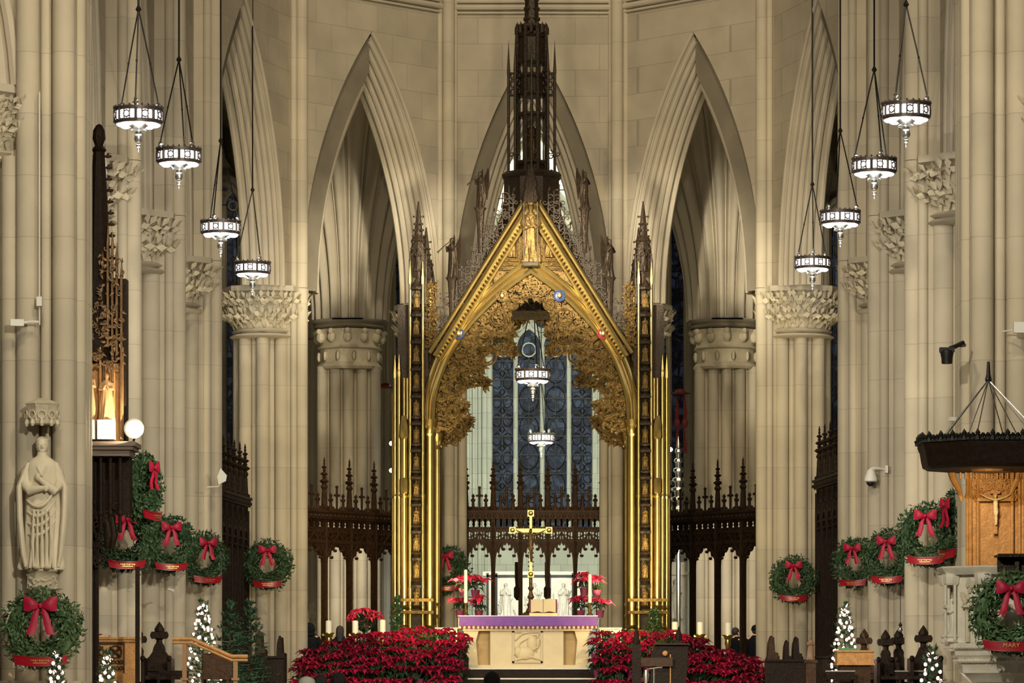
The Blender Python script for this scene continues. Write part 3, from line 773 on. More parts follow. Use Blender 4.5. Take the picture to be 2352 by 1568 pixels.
m.lathe([(U(20), 0), (U(22), .12), (U(15), .3), (U(17), .4), (U(6), .75)], (0, -.25, ZB(470)), 8); m.build('gable_niche', BRONZE, B)
m = MB(); m.M = Matrix.Translation((0, -.32, ZB(606))); robed(m, U(132), 11, 'fold'); 
m.lathe([(U(7), U(130)), (U(9), U(138)), (U(6), U(139))], n=8); m.build('crowned_figure', GOLD, B)
# medallions
for px, py, mt in ((-66, 681, GOLD), (66, 681, BLUEE), (-166, 768, BLUEE), (166, 768, RUBY)):
    m = MB(); m.M = Matrix.Translation((U(px), -.14, ZB(py))) @ Matrix.Rotation(pi/2, 4, 'X'); m.lathe([(.13, -.02), (.13, .04), (.10, .05), (.10, .02), (.01, .04)], n=16); m.build('enamel_medallion', mt, B)
    m = MB(); m.M = Matrix.Translation((U(px), -.20, ZB(py))); m.ell((0, 0, 0), (.05, .03, .06), 8, 6); m.build('medallion_boss', BRASS, B)
# corner piers
def corner(s, yb, front):
    m = MB(); zf = .35
    def shaft(dx, y, py0, py1, r): m.cyl(s*U(dx), yb+y, ZB(py0) if py0 < 1560 else 0, ZB(py1), r, 12)
    m.box(s*U(222), s*U(314), yb-.42, yb+.5, 0, ZB(1446)); 
    core = MB(); core.box(s*U(236), s*U(306), yb-.02, yb+.40, 0, ZB(700)); core.box(s*U(238), s*U(278), yb-.08, yb+.35, ZB(700), ZB(640))
    c = core.build('pier_core', BRONZE, B)
    m2 = MB()
    for dx, y, p0, p1, r in ((232, -.05, 1600, 992, .115), (247, -.26, 1600, 655, .032), (276, -.26, 1600, 655, .034), (290, -.22, 1600, 1000, .080), (290, -.22, 1000, 870, .03), (302, -.12, 1600, 850, .045), (312, .02, 1600, 868, .045), (283, -.18, 1600, 870, .03), (316, .3, 1600, 900, .05)):
        q = MB(); q.cyl(s*U(dx), yb+y, ZB(p0) if p0 < 1560 else 0, ZB(p1), r, 12)
        for (dx3, y3, r3) in ((232, -.05, .15), (247, -.26, .05), (276, -.26, .05), (290, -.22, .11), (302, -.12, .065), (312, .02, .065)):
            if dx3 == dx and p0 > 1560:
                for py in (1440, 1395, 1140) if dx != 232 else (1440,): q.lathe([(r3*.7, -.05), (r3, 0), (r3*.7, .05)], (s*U(dx), yb+y, ZB(py)), 12)
        if dx in (247, 276, 302, 312): q.lathe([(.045, 0), (.05, .1), (.0, .5)], (s*U(dx), yb+y, ZB(655 if dx in (247, 276) else 868)), 6)
        q.build('gilt_shaft', BRASS, c)
    m2.lathe([(.12, -.25), (.15, -.2), (.13, -.12), (.17, -.02), (.19, .06), (.20, .1)], (s*U(232), yb-.05, ZB(975)), 12); m2.build('arch_capital', BRASS, c); m2 = MB()
    m2.lathe([(.08, 0), (.11, .05), (.10, .3), (.05, .5)], (s*U(290), yb-.22, ZB(1010)), 8); m2.build('shaft_cap', BRASS, c); m2 = MB(); m2.lathe([(.08, 0), (.10, .04), (.10, .30), (.08, .34)], (s*U(290), yb-.22, ZB(1135)), 8)
    m2.build('shaft_cap', BRASS, c); m.build('pier_base', GOLD, B)
    for k in range(2):
        q = MB(); q.box(s*U(222), s*U(314), yb-.44, yb-.36, ZB(1410 - k*28), ZB(1403 - k*28)); q.build('base_band', GOLD, c)
    # stack of niches with small figures
    if front:
        m3 = MB(); m4 = MB()
        for k in range(12):
            py = 1395 - k*62; x = s*U(262)
            m3 = MB(); m4 = MB(); m3.M = Matrix.Translation((x, yb-.24, ZB(py))); robed(m3, U(44), k, 'fold' if k % 2 else 'pray', 6, w_=1.15)
            m4.lathe([(.09, 0), (.13, .04), (.10, .07)], (x, yb-.24, ZB(py+3)), 8)
            m4.lathe([(.13, 0), (.14, .05), (.09, .09), (.02, .22)], (x, yb-.24, ZB(py-45)), 8)
            for u in (-.11, .11): m4.lathe([(.02, 0), (.0, .16)], (x+u, yb-.3, ZB(py-45)), 5)
            m3.build('niche_figure', GOLD, c); m4.build('niche_canopy', BRONZE, c)
    # pinnacle with a figure, gablets and a cross
    m5 = MB(); x = s*U(258)
    m5.box(x-.17, x+.17, yb-.18, yb+.22, ZB(700), ZB(640))
    m5.lathe([(.21, 0), (.19, .7), (.14, 1.0), (.17, 1.03), (.10, 1.15)], (x, yb, ZB(665)), 8)
    m5.lathe([(.10, 0), (.085, .35), (.05, .7), (.015, 1.0)], (x, yb, ZB(570)), 8)
    for zz in range(7):
        for sd in (-1, 1): m5.ell((x+sd*(.16-.017*zz), yb-.1, ZB(600)+.13*zz), (.05, .04, .03), 6, 4)
    for sx in (-1, 1): m5.lathe([(.03, 0), (.03, .5), (0, .75)], (x+sx*.17, yb-.15, ZB(655)), 6)
    m5.build('pinnacle', BRONZE, B)
    m6 = MB(); m6.M = Matrix.Translation((x, yb-.22, ZB(625))); robed(m6, U(52), 8, 'pray', 6); m6.build('pinnacle_figure', BRONZE, B)
    m7 = MB(); cross(m7, x, ZB(520), U(36), .016, yb); m7.build('pinnacle_cross', BRONZE, B)
for s in (-1, 1): corner(s, 0, True); corner(s, 4.4, False)
# side rakes between corners and the crowning platform
for s in (-1, 1):
    m = MB(); m.box(s*U(222), s*U(250), .35, 4.1, ZB(850), ZB(800)); 
    for k in range(18): m.ell((s*U(250), .4+.2*k, ZB(835)), (.06, .08, .1), 6, 4)
    m.build('side_frieze', GOLD, B)
# scrolled cresting and finial figures outside the rakes
rn = random.Random(21)
for s in (-1, 1):
    m = MB()
    for px in range(40, 236, 12):
        zb_ = 446+px*1.6; hh = rn.uniform(60, 105) if px < 150 else rn.uniform(50, 90)
        x = s*U(px+rn.uniform(-2, 2)); z0, z1 = ZB(zb_), ZB(zb_-hh)
        m.tube([(x, -.02, z0-.1), (x, -.02, z1)], [.024, .010], 5)
        k = z0+.12
        while k < z1-.06:
            for sd in (-1, 1):
                r = rn.uniform(.05, .085); curl(m, (x+sd*(r+.01), k+rn.uniform(-.03, .03)), r, pi if sd > 0 else 0, sd*rn.choice((1, -1)), .012, 1.0, -.02+rn.uniform(-.08, .08))
            k += rn.uniform(.13, .19)
        if (px//12) % 4 == 1: cross(m, x, z1, .26, .012, -.02)
        elif (px//12) % 2: m.leaf((x, -.02, z1), (.3, 0, 1), (0, -1, 0), .14, .06, 1)
    m.build('scrolled_cresting', BRONZE, B)
m = MB()
for s in (-1, 1):                                            # leafy crockets lower down beside the towers
    for k in range(150):
        px = rn.uniform(222, 240); py = rn.uniform(650, 800); q = rn.uniform(0, 6.28); m.leaf((s*U(px-3), -.1, ZB(py)), (cos(q), -.4, sin(q)), (0, -1, 0), .12, .06, 1.4)
m.build('crocket_leaves', GOLD, B)
for s, px, pf, hp, ped in ((-1, 116, 478, 98, 570), (1, 124, 478, 98, 570), (-1, 181, 638, 108, 760), (1, 181, 638, 104, 760)):
    m = MB(); m.M = Matrix.Translation((s*U(px), -.1, ZB(pf))) @ Matrix.Rotation(s*.9, 4, 'Z'); robed(m, U(hp)*.84, 4+px, 'horn', 7, True, w_=.95); m.build('angel_figure', BRONZE, B)
    m = MB(); m.lathe([(.10, -.02), (.14, 0), (.09, -.08), (.07, -.4), (.05, ZB(ped)-ZB(pf)), (.05, ZB(ped)-ZB(pf)-.1)], (s*U(px), -.05, ZB(pf)), 8); m.build('angel_pedestal', BRONZE, B)
# spire over the middle (depth 78.2)
YS = 2.2
def us(p): return p*(BY+YS)/FP
def oct_(mb, r0, z0, r1, z1, n=8): mb.lathe([(r0, z0), (r1, z1)], (0, YS, 0), n, pi/8)
m = MB(); oct_(m, us(72), bz(640), us(68), bz(405)); m.lathe([(us(70), 0), (us(74), .06), (us(62), .14)], (0, YS, bz(408)), 8, pi/8)
for k in range(8):
    a = k*pi/4; m.M = Matrix.Translation((us(58)*cos(a), YS+us(58)*sin(a), bz(520))); robed(m, us(72), k, 'pray', 6)
m.M = None; m.build('spire_base', BRONZE, B)
m = MB()
for a in [pi/8+k*pi/4 for k in range(8)]:
    r = us(36); x, y = r*cos(a), YS+r*sin(a); m.cyl(x, y, bz(405), bz(60), us(4.2), 8)
    r2 = us(27); m.cyl(r2*cos(a+.4), YS+r2*sin(a+.4), bz(370), bz(78), us(1.8), 6)
for a, b in ((78, 138), (174, 212), (370, 405)): m.lathe([(us(32), bz(b)), (us(32), bz(a))], (0, YS, 0), 8, pi/8)
for py in (60, 78, 140, 172, 214, 262, 372): m.lathe([(us(34), -.05), (us(38), 0), (us(34), .05)], (0, YS, bz(py)), 8, pi/8)
for k in range(16):
    a = 2*pi*k/16; m.lathe([(us(5), 0), (us(5), .12), (0, .26)], (us(35)*cos(a), YS+us(35)*sin(a), bz(76)), 5)
m.build('open_lantern', BRONZE, B)
m = MB(); m.M = Matrix.Translation((0, YS, bz(368))); robed(m, us(95), 2, 'fold', 7, w_=.9); m.build('lantern_figure', GOLD, B)
m = MB(); m.lathe([(us(19), bz(80)), (us(17), bz(20)), (us(15), bz(-40)), (us(10), bz(-180)), (us(2), bz(-320))], (0, YS, 0), 8, pi/8)
for k in range(14):
    for a in [pi/8+j*pi/4 for j in range(8)]:
        r = us(17)*(1-k/20); m.ell((r*cos(a), YS+r*sin(a), bz(40)+k*.22), (.04, .04, .04), 5, 4)
m.build('spire', BRONZE, B)
m = MB()
for a in [k*pi/4 for k in range(8)]:
    x, y = us(50)*cos(a)*1.06, YS+us(50)*sin(a)*1.06
    m.cyl(x, y, bz(405), bz(165), us(3.3), 6); m.lathe([(us(4), 0), (us(3), .2), (0, .75)], (x, y, bz(165)), 6)
    for py in (172, 190, 208):
        r = us(43); m.tube([(r*cos(a)+us(5)*cos(q)*cos(a), YS+r*sin(a)+us(5)*cos(q)*sin(a), bz(py)+us(7)*sin(q)) for q in [2*pi*j/10 for j in range(10)]], .018, 5, True)
    for py in (165, 215): m.tube([(us(36)*cos(a), YS+us(36)*sin(a), bz(py)), (x, y, bz(py))], .03, 5)
    for py in (395, 350):
        curl(m, (x+.07, bz(py)), .06, pi, 1, .012, 1, y)
m.build('flying_pinnacles', BRONZE, B)
m = MB(); m.tube([(us(226)*sx, YS+us(200)*sy, ZB(800)) if k == 0 else (us(66)*sx, YS+us(60)*sy, bz(470)) for sx, sy in ((1, 1),) for k in (0, 1)], .07, 6)
m = MB()
for sx in (-1, 1):
    for yb in (.2, 4.2): m.tube([(sx*U(225), yb, ZB(790)), (sx*U(150), (yb+YS)/2, ZB(690)), (sx*us(60), YS+(yb-YS)*.3, bz(500))], .09, 6)
m.build('vault_rib', BRONZE, B)
m = MB(); m.lathe([(U(150), ZB(700)), (us(64), bz(560))], (0, YS, 0), 4, pi/4, caps=False); m.build('canopy_roof', BRONZE, B)
# added spots without fittings, hung before the columns to wash the gilding
for s in (-1, 1):
    spot('column_fill', (s*1.9+.02, 73.3, 3.1), (s*2.2, 76, 5.0), 900, (1, .78, .36), 75, .8, .05)
    spot('column_fill_outer', (s*3.2+.02, 73.0, 3.0), (s*2.75, 76, 6.0), 450, (1, .78, .36), 60, .8, .05)
# ------------------------------------------------------------------ hanging lanterns
def lantern(loc, ztop, rz, label, group='ring lanterns on long rods', nrod=3):
    """drum lantern, origin at the centre of the drum"""
    t = thing('hanging_lantern', label, 'chandelier', loc, rz, group); R0 = .385
    m = MB()
    for z, r in ((.125, .40), (.105, .39), (.085, .385), (-.08, .385), (-.095, .385), (-.115, .375)): m.lathe([(r-.03, z-.016), (r+.008, z-.012), (r+.008, z+.012), (r-.03, z+.016)], n=32, caps=False)
    for k in range(24):
        a = 2*pi*k/24; m.cyl(R0*cos(a), R0*sin(a), -.1, .1, .013 if k % 3 else .028, 5)
        m.ell((.395*cos(a), .395*sin(a), .14), (.022, .022, .028), 5, 4)
    for k in range(0, 24, 3):
        a = 2*pi*(k+1.5)/24; m.tube([((R0+.012)*cos(a+.055*cos(q)/.385*5*.2), (R0+.012)*sin(a+.055*cos(q)/.385*5*.2), .055*sin(q)) for q in [2*pi*j/8 for j in range(8)]], .014, 5, True)
    m.build('drum_frame', FRAME, t)
    m = MB(); m.lathe([(.372, -.085), (.372, .085)], n=32, caps=False); m.build('drum_glass', LAMPG, t)
    m = MB()
    for k in range(8):
        a = 2*pi*k/8+.2; m.ell((.27*cos(a), .27*sin(a), -.125), (.092, .092, .05), 10, 6)
    m.build('lower_glass_lobe', LAMPG, t, kind=None)
    m = MB(); m.lathe([(.30, -.10), (.14, -.16), (.10, -.20), (.13, -.23), (.13, -.245), (.05, -.26), (.065, -.30), (.07, -.38), (.045, -.42), (.02, -.43), (.04, -.46), (.035, -.49), (.012, -.51), (.02, -.54), (.0, -.58)], n=14)
    m.build('drop_finial', SILVER, t)
    for k in range(nrod):
        m = MB(); a = 2*pi*k/nrod + .5; x, y = .34*cos(a), .34*sin(a)
        m.lathe([(.02, .12), (.045, .16), (.02, .19), (.04, .22), (.015, .26), (.0, .30)], (x, y, 0), 8)
        for q in (-1, 1): m.ell((x+.03*q, y, .18), (.02, .02, .03), 5, 4)
        m.build('crown_finial', SILVER, t)
    m = MB()
    for k in range(nrod):
        a = 2*pi*k/nrod + .5; x, y = .34*cos(a), .34*sin(a)
        m.tube([(x, y, .26), (x*.55, y*.55, .95), (0, 0, 1.75)], .013, 5); m.ell((x*.6, y*.6, .88), (.02, .02, .025), 6, 4)
    m.lathe([(.02, 1.70), (.05, 1.74), (.02, 1.80)], n=8); m.cyl(0, 0, 1.78, ztop-loc[2], .018, 6)
    m.build('suspension_rod', IRON, t)
    l = bpy.data.lights.new('lantern_glow', 'POINT'); l.energy = 28; l.color = (1, .96, .9); l.shadow_soft_size = .2
    o = bpy.data.objects.new('lantern_glow', l); COL.objects.link(o); o.location = (loc[0], loc[1], loc[2]-.75)
    return t
LN = ((318, 268, 58, 'left row, highest and largest beside the big left pier'), (411, 360, 64.2, 'left row, second highest, in front of the foliate capital'),
      (507, 524, 71.3, 'left row, third one down, above the dark gap'), (580, 617, 79.0, 'left row, lowest and smallest, above a carved capital'),
      (2081, 257, 58, 'right row, highest and largest'), (2008, 383, 64.2, 'right row, second highest'),
      (1930, 501, 71.3, 'right row, third one down, over the dark gap'), (1866, 605, 78.8, 'right row, lowest and smallest, above a carved capital'))
for i, (px, py, d, lb) in enumerate(LN):
    lantern(at(px, py, d), 24, i*.9, 'lit round metal lantern of the '+lb)
lantern(at(1224, 862, 80.6), 11.0, .3, 'lit round lantern hanging inside the baldachin arch before the window', nrod=3)
t = lantern(at(1243, 1006, 108), 16.6, .8, 'small distant lit lantern low before the stained glass lancets', nrod=3)

# ------------------------------------------------------------------ oak screens
def screen(loc, rz, W_, nb, label, matl, zt=5.35, tall=1.25, zfl=FL2, sub=2, missing=()):
    """carved screen; local x along its length, z measured from the floor"""
    t = thing('oak_screen', label, 'screen', (loc[0], loc[1], zfl), rz, 'carved oak screens'); H = zt-zfl; w0 = W_/nb; sp = H-1.25
    for i in range(nb+1):
        x = -W_/2 + i*w0; m = MB()
        m.box(x-.05, x+.05, -.06, .06, 0, H+.25); m.cyl(x, -.07, .3, H-.1, .03, 8); m.box(x-.065, x+.065, -.08, .08, 0, .5)
        m.lathe([(.10, 0), (.12, .05), (.07, .1), (.055, .45)], (x, 0, H+.2), 8)
        z = H+.65
        for k, (r, h) in enumerate(((.085, .16), (.12, .10), (.06, .08), (.10, .08), (.045, .08), (.07, .07), (.03, .10))):
            m.lathe([(r*.5, 0), (r, h*.5), (r*.5, h)], (x, 0, z), 6, k*.5); z += h
        m.lathe([(.03, 0), (.0, .12)], (x, 0, z), 6)
        m.build('post', matl, t)
    m = MB(); m.box(-W_/2, W_/2, -.13, .13, H-.02, H+.13); m.box(-W_/2, W_/2, -.17, .17, H+.13, H+.19); m.box(-W_/2, W_/2, -.08, .08, H-.58, H-.50)
    k = -W_/2
    while k < W_/2: m.ell((k, -.15, H+.05), (.05, .03, .04), 6, 4); k += .14
    m.build('cornice', matl, t)
    for i in range(nb):
        x0 = -W_/2 + i*w0 + .05; x1 = x0 + w0 - .10; c = (x0+x1)/2; a = (x1-x0)/2
        # cusped head: solid spandrel above a foiled arch
        m = MB(); low = []; up = []
        for j in range(41):
            u = j/20-1; q = abs(u)
            z = sp + .30 + .42*(1-q)**.55 - .10*abs(sin(3.5*pi*q))*(q > .02) - .05*max(0, cos(2*pi*q*3))
            if q > .97: z = sp
            low.append((c+u*a, z)); up.append((c+u*a, H-.54))
        for yy in (-.05, .05): m.grid([[(x, yy, z) for x, z in low], [(x, yy, z) for x, z in up]])
        m.grid([[(x, -.05, z) for x, z in low], [(x, .05, z) for x, z in low]])
        for s in (-1, 1):
            m.tube([(c+s*a*u, -.07, sp+.35+.55*(1-u)**.7+.0) for u in [k/8 for k in range(9)]], .025, 5)
            m.ell((c+s*a*.62, -.05, sp+.34), (.05, .05, .04), 6, 4); m.ell((c+s*a*.30, -.05, sp+.50), (.05, .05, .04), 6, 4)
            for (uu, zz) in ((.75, .78), (.45, .9), (.8, .98)):
                m.tube([(c+s*a*uu+.08*cos(q), -.07, sp+zz-.12+.07*sin(q)) for q in [2*pi*j/10 for j in range(10)]], .015, 5, True)
        m.build('cusped_arch', matl, t)
        # pierced band: small lights
        m = MB(); ns = 4
        for k in range(ns+1): xx = x0+(x1-x0)*k/ns; m.box(xx-.022, xx+.022, -.04, .04, H-.52, H)
        for k in range(ns):
            xx = x0+(x1-x0)*(k+.5)/ns; hw = (x1-x0)/ns/2
            m.prism([(xx-hw, H), (xx-hw, H-.22), (xx-hw*.5, H-.15), (xx-hw*.7, H-.10), (xx, H-.05), (xx+hw*.7, H-.10), (xx+hw*.5, H-.15), (xx+hw, H-.22), (xx+hw, H)], -.04, .04)
            m.box(xx-.012, xx+.012, -.03, .03, H-.52, H-.2); m.box(xx-hw, xx+hw, -.035, .035, H-.33, H-.27)
            for s in (-1, 1): m.ell((xx+s*hw*.6, 0, H-.24), (.035, .04, .035), 6, 4)
        m.build('pierced_tracery', matl, t)
        # cresting: a cross between two leafy knobs
        m = MB(); m.cyl(c, 0, H+.18, H+.72, .028, 6); m.box(c-.09, c+.09, -.02, .02, H+.52, H+.57); m.ell((c, 0, H+.74), (.04, .04, .04), 6, 4); m.ell((c, 0, H+.55), (.05, .05, .05), 6, 4)
        for s in (-1, 1):
            x = c+s*a*.55; m.lathe([(.10, 0), (.04, .10), (.03, .2), (.065, .26), (.02, .31), (.045, .36), (.0, .42)], (x, 0, H+.18), 6)
            for q in (-1, 1): m.ell((x+q*.08, 0, H+.24), (.05, .04, .05), 6, 4)
        for k in range(9): m.ell((x0+(x1-x0)*k/8, 0, H+.2), (.05, .06, .05), 5, 4)
        m.build('cresting', matl, t)
        if i in missing: continue
    return t
def scr_between(px0, d0, px1, d1, nb, label, matl, **k):
    a, b = Vector(at(px0, 0, d0)), Vector(at(px1, 0, d1)); c = (a+b)/2; v = b-a; v.z = 0
    return screen((c.x, c.y), atan2(v.y, v.x), v.length, nb, label, matl, **k)
t = scr_between(1070, 86.4, 1384, 86.4, 5, 'dark carved oak screen with crosses behind the altar crucifix', WOODM, zt=5.6)
for px in (1188, 1257):                                   # hanging pendants under the middle of the centre screen
    m = MB(); m.M = t.matrix_basis.inverted() @ Matrix.Translation((X(px, 86.3), 86.4, 0))
    m.lathe([(.06, Z(1290, 86.3)), (.06, Z(1325, 86.3)), (.045, Z(1345, 86.3)), (.085, Z(1350, 86.3)), (.085, Z(1370, 86.3)), (.02, Z(1378, 86.3))], n=8); m.build('turned_pendant', WOODD, t)
scr_between(686, 82.3, 915, 85.2, 4, 'brown carved oak screen with spiked finials left of the baldachin', WOODM, zt=5.45)
scr_between(1535, 85.2, 1766, 82.3, 4, 'dark carved oak screen with spiked finials right of the baldachin', WOODD, zt=5.45)
scr_between(500, 77.0, 563, 80.6, 5, 'narrow slanting oak screen in the dark gap left of the lone wreath', WOODD, zt=5.6)
scr_between(1882, 80.6, 1946, 77.0, 5, 'narrow slanting black oak screen in the dark gap of the right arcade', WOODD, zt=6.0)

# ------------------------------------------------------------------ marble reredos behind the centre screen
t = thing('marble_reredos', 'white carved marble altar piece glimpsed through the centre screen', 'altar', (X(1228, 92), 92, FL2))
hw = S(110, 92)
m = MB(); m.box(-hw, hw, 0, .4, 0, Z(1322, 92)-FL2); m.box(-hw-.1, hw+.1, -.1, .5, Z(1322, 92)-FL2, Z(1312, 92)-FL2); m.build('marble_slab', MARBLE, t)
for k, px in enumerate((-66, 0, 66)):
    m = MB(); c = S(px, 92); m.box(c-.32, c+.32, -.06, 0, Z(1420, 92)-FL2, Z(1330, 92)-FL2); m.M = Matrix.Translation((c, -.12, Z(1415, 92)-FL2)); robed(m, .85, k, 'pray', 6)
    m.M = None
    for q in range(12): m.tube([(c-.28+.56*rnd.random(), -.08, 2.0+.7*rnd.random()), (c-.28+.56*rnd.random(), -.10, 2.0+.7*rnd.random())], .02, 4)
    m.build('relief_panel', MARBLE, t)
m = MB()
for px in (-108, -88, -34, 34, 88, 108): m.box(S(px, 92)-.03, S(px, 92)+.03, -.12, -.05, 0, Z(1316, 92)-FL2)
m.box(-hw, hw, -.12, -.05, Z(1325, 92)-FL2, Z(1320, 92)-FL2); m.build('dark_frame', IRON, t)
# side chapel marble statues and altar seen through the right screen
for px, d, lb in ((1552, 91, 'white marble relief panel beyond the right screen, nearest the baldachin'), (1728, 91, 'white marble statue group beyond the right screen, behind the person in the black cap')):
    t = thing('marble_shrine', lb, 'shrine', (X(px, d), d, FL2)); hw = S(22, d)
    m = MB(); m.box(-hw, hw, .1, .4, 0, Z(1290, d)-FL2); m.box(-hw-.08, hw+.08, 0, .5, Z(1320, d)-FL2, Z(1312, d)-FL2); m.build('marble_back', MARBLE, t)
    m = MB(); m.M = Matrix.Translation((0, -.08, Z(1420, d)-FL2)); robed(m, 1.0, 5, 'pray'); m.build('carved_figure', MARBLE, t)
t = thing('stone_statue', 'pale stone standing figure beyond the left screen', 'statue', (X(715, 91.5), 91.5, FL2))
m = MB(); m.cyl(0, 0, 0, .9, .3, 8); m.build('statue_pedestal', STATUE, t); m = MB(); m.M = Matrix.Translation((0, 0, .9)); robed(m, 1.5, 6, 'pray'); draperies(m, 1.5, 8); m.build('draped_figure', STATUE, t)

# ------------------------------------------------------------------ altar steps, altar and what stands on it
AY = 72.0
for i, (z, y0, hx) in enumerate(((1.52, 69.6, 3.9), (1.73, 70.2, 3.6), (1.93, 70.8, 3.3))):
    m = MB(); m.box(-hx, hx, y0, 75.2-.2*i, (FL2, 1.52, 1.73)[i]+.002, z-.03); structure(f'floor_altar_step_{i+1}', m, WOODD)
    m = MB(); m.box(-hx-.02, hx+.02, y0-.03, 75.2-.2*i, z-.03, z); structure(f'trim_{len(TR)+1}', m, MARBLE); TR.append(1)
ZA0 = 1.93; k0 = lambda py: Z(py, AY) - ZA0
xc = X(1213, AY); ua = lambda px: X(px, AY) - xc
t = thing('stone_altar', 'cream stone altar with carved front panel under a violet cloth', 'altar', (xc, AY, ZA0))
m = MB(); m.box(ua(1084), ua(1345), -.45, .55, 0, .06); m.box(ua(1127), ua(1294), -.40, .5, .06, k0(1446)); m.build('altar_block', ALTST, t)
m = MB(); m.box(ua(1092), ua(1335), -.15, .5, .06, k0(1446)); m.build('recessed_core', mat('ochre_marble', (.42, .28, .10), .5, var=.1), t)
for s, px in ((-1, 1083), (1, 1337)):
    m = MB(); c = ua(px); a = s
    m.add([(c-.14*1, -.42, .06), (c+.14, -.42, .06), (c+.10-.05*a*0, -.42, .55), (c+.16, -.42, k0(1446)), (c-.16, -.42, k0(1446)), (c-.10, -.42, .55)] + [(c-.14, .45, .06), (c+.14, .45, .06), (c+.10, .45, .55), (c+.16, .45, k0(1446)), (c-.16, .45, k0(1446)), (c-.10, .45, .55)],
          [(0,1,2,3,4,5), (11,10,9,8,7,6)] + [(i, i+6, (i+1) % 6+6, (i+1) % 6) for i in range(6)])
    fixn(m.build('end_pillar', ALTST, t))
m = MB(); m.box(ua(1054), ua(1370), -.5, .6, k0(1444), k0(1419)); m.box(ua(1064), ua(1360), -.46, .56, k0(1449), k0(1444)); m.build('altar_slab', ALTST, t)
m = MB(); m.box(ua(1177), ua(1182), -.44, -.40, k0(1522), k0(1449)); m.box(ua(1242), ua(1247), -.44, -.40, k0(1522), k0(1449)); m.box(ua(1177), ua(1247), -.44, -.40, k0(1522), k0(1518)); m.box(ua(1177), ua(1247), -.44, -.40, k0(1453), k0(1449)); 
rp = m.build('relief_frame', mat('shaded_relief_stone', (.60, .50, .32), .7), t)  # frame in a darker copy of the altar marble, shade in the colour
m = MB()                                                # lamb like relief figure and kneeling figure, rays
m.ell((ua(1205), -.42, k0(1500)), (.20, .05, .13), 14, 8); m.ell((ua(1190), -.43, k0(1496)), (.08, .05, .11), 10, 6); m.ell((ua(1222), -.42, k0(1478)), (.10, .04, .16), 10, 8)
m.ell((ua(1236), -.43, k0(1475)), (.045, .04, .10), 8, 6); m.ell((ua(1235), -.44, k0(1462)), (.03, .035, .04), 8, 6); m.tube([(ua(1238), -.43, k0(1484)), (ua(1226), -.45, k0(1492)), (ua(1234), -.45, k0(1494))], .02, 6)
m.tube([(ua(1183), -.42, k0(1516)), (ua(1212), -.44, k0(1506)), (ua(1243), -.42, k0(1514))], .025, 6); m.tube([(ua(1184), -.42, k0(1470)), (ua(1200), -.43, k0(1455)), (ua(1215), -.42, k0(1452))], .02, 6)
m.tube([(ua(1184), -.42, k0(1500)), (ua(1196), -.43, k0(1475)), (ua(1222), -.42, k0(1460)), (ua(1240), -.42, k0(1456))], .015, 6)
m.build('carved_relief', ALTST, rp)
m = MB(); m.box(ua(1056), ua(1372), -.53, .62, k0(1437.5), k0(1416)); cl = m.build('cloth', PURPLE, None); cl.location = (xc, AY, ZA0)
tag(cl, 'violet cloth laid over the stone altar, with a toothed maroon fringe', 'altar cloth')
m = MB()
for k in range(30):
    u = ua(1058)+(ua(1370)-ua(1058))*(k+.5)/30; m.box(u-.022, u+.022, -.54, -.525, k0(1444), k0(1437))
m.build('fringe', MAROON, cl)
m = MB(); m.box(ua(1053), ua(1373), -.51, .64, k0(1416), k0(1414)); m.build('white_linen', WPL, cl)
ZT = Z(1413.8, AY)
# standing crucifix
t = thing('altar_crucifix', 'tall gilt standing crucifix rising from the middle of the altar', 'crucifix', (X(1219, AY), AY+.1, ZT)); z = lambda py: Z(py, AY) - ZT
m = MB(); m.lathe([(.20, 0), (.20, .04), (.11, .08), (.06, .18), (.08, .22), (.045, .27), (.045, .34), (.075, .38), (.05, .42), (.03, .50), (.06, .56), (.035, .60), (.035, z(1315))], n=12); m.build('foot', GOLD, t)
m = MB(); m.box(-.025, .025, -.03, .03, z(1318), z(1185)); m.box(ua(1183)-ua(1219), ua(1257)-ua(1219), -.03, .03, z(1222), z(1213))
for dx, py in ((0, 1178), (-.37, 1217), (.37, 1217), (0, 1318)): m.box(dx-.065, dx+.065, -.04, .04, z(py)-.065, z(py)+.065); m.ell((dx, -.04, z(py)), (.05, .03, .05), 8, 6)
for k in range(12): m.ell((-.045, 0, z(1310)+.09*k), (.018, .02, .02), 5, 4); m.ell((.045, 0, z(1310)+.09*k), (.018, .02, .02), 5, 4)
for k in range(-6, 7): m.ell((k*.05, 0, z(1211)), (.015, .02, .015), 5, 4); m.ell((k*.05, 0, z(1224)), (.015, .02, .015), 5, 4)
m.build('cross', BRASS, t)
def corpus(mb, h):                                  # body on a cross, arms out, origin at the feet
    mb.tube([(.01*h, -.02*h, 0), (.0, -.05*h, .22*h), (.03*h, -.08*h, .42*h), (0, -.03*h, .55*h), (0, -.04*h, .70*h), (0, -.03*h, .84*h), (0, -.03*h, .88*h)], [.022*h, .035*h, .055*h, .068*h, .075*h, .06*h, .022*h], 10)
    mb.tube([(.03*h, -.02*h, .02*h), (.03*h, -.07*h, .22*h), (-.03*h, -.08*h, .42*h), (-.03*h, -.03*h, .55*h)], [.02*h, .032*h, .045*h, .045*h], 8)
    mb.ell((-.01*h, -.06*h, .93*h), (.045*h, .05*h, .06*h), 10, 7); mb.lathe([(.085*h, .50*h), (.075*h, .56*h), (.06*h, .42*h)], (0, -.04*h, 0), 10)
    for s in (-1, 1): mb.tube([(s*.05*h, -.03*h, .82*h), (s*.24*h, -.02*h, .87*h), (s*.44*h, 0, .97*h)], [.035*h, .026*h, .016*h], 8); mb.ell((s*.46*h, 0, .99*h), (.022*h, .01*h, .022*h), 6, 4)
m = MB(); m.M = Matrix.Translation((0, -.03, z(1290))); corpus(m, .66); m.build('corpus', GOLD, t)
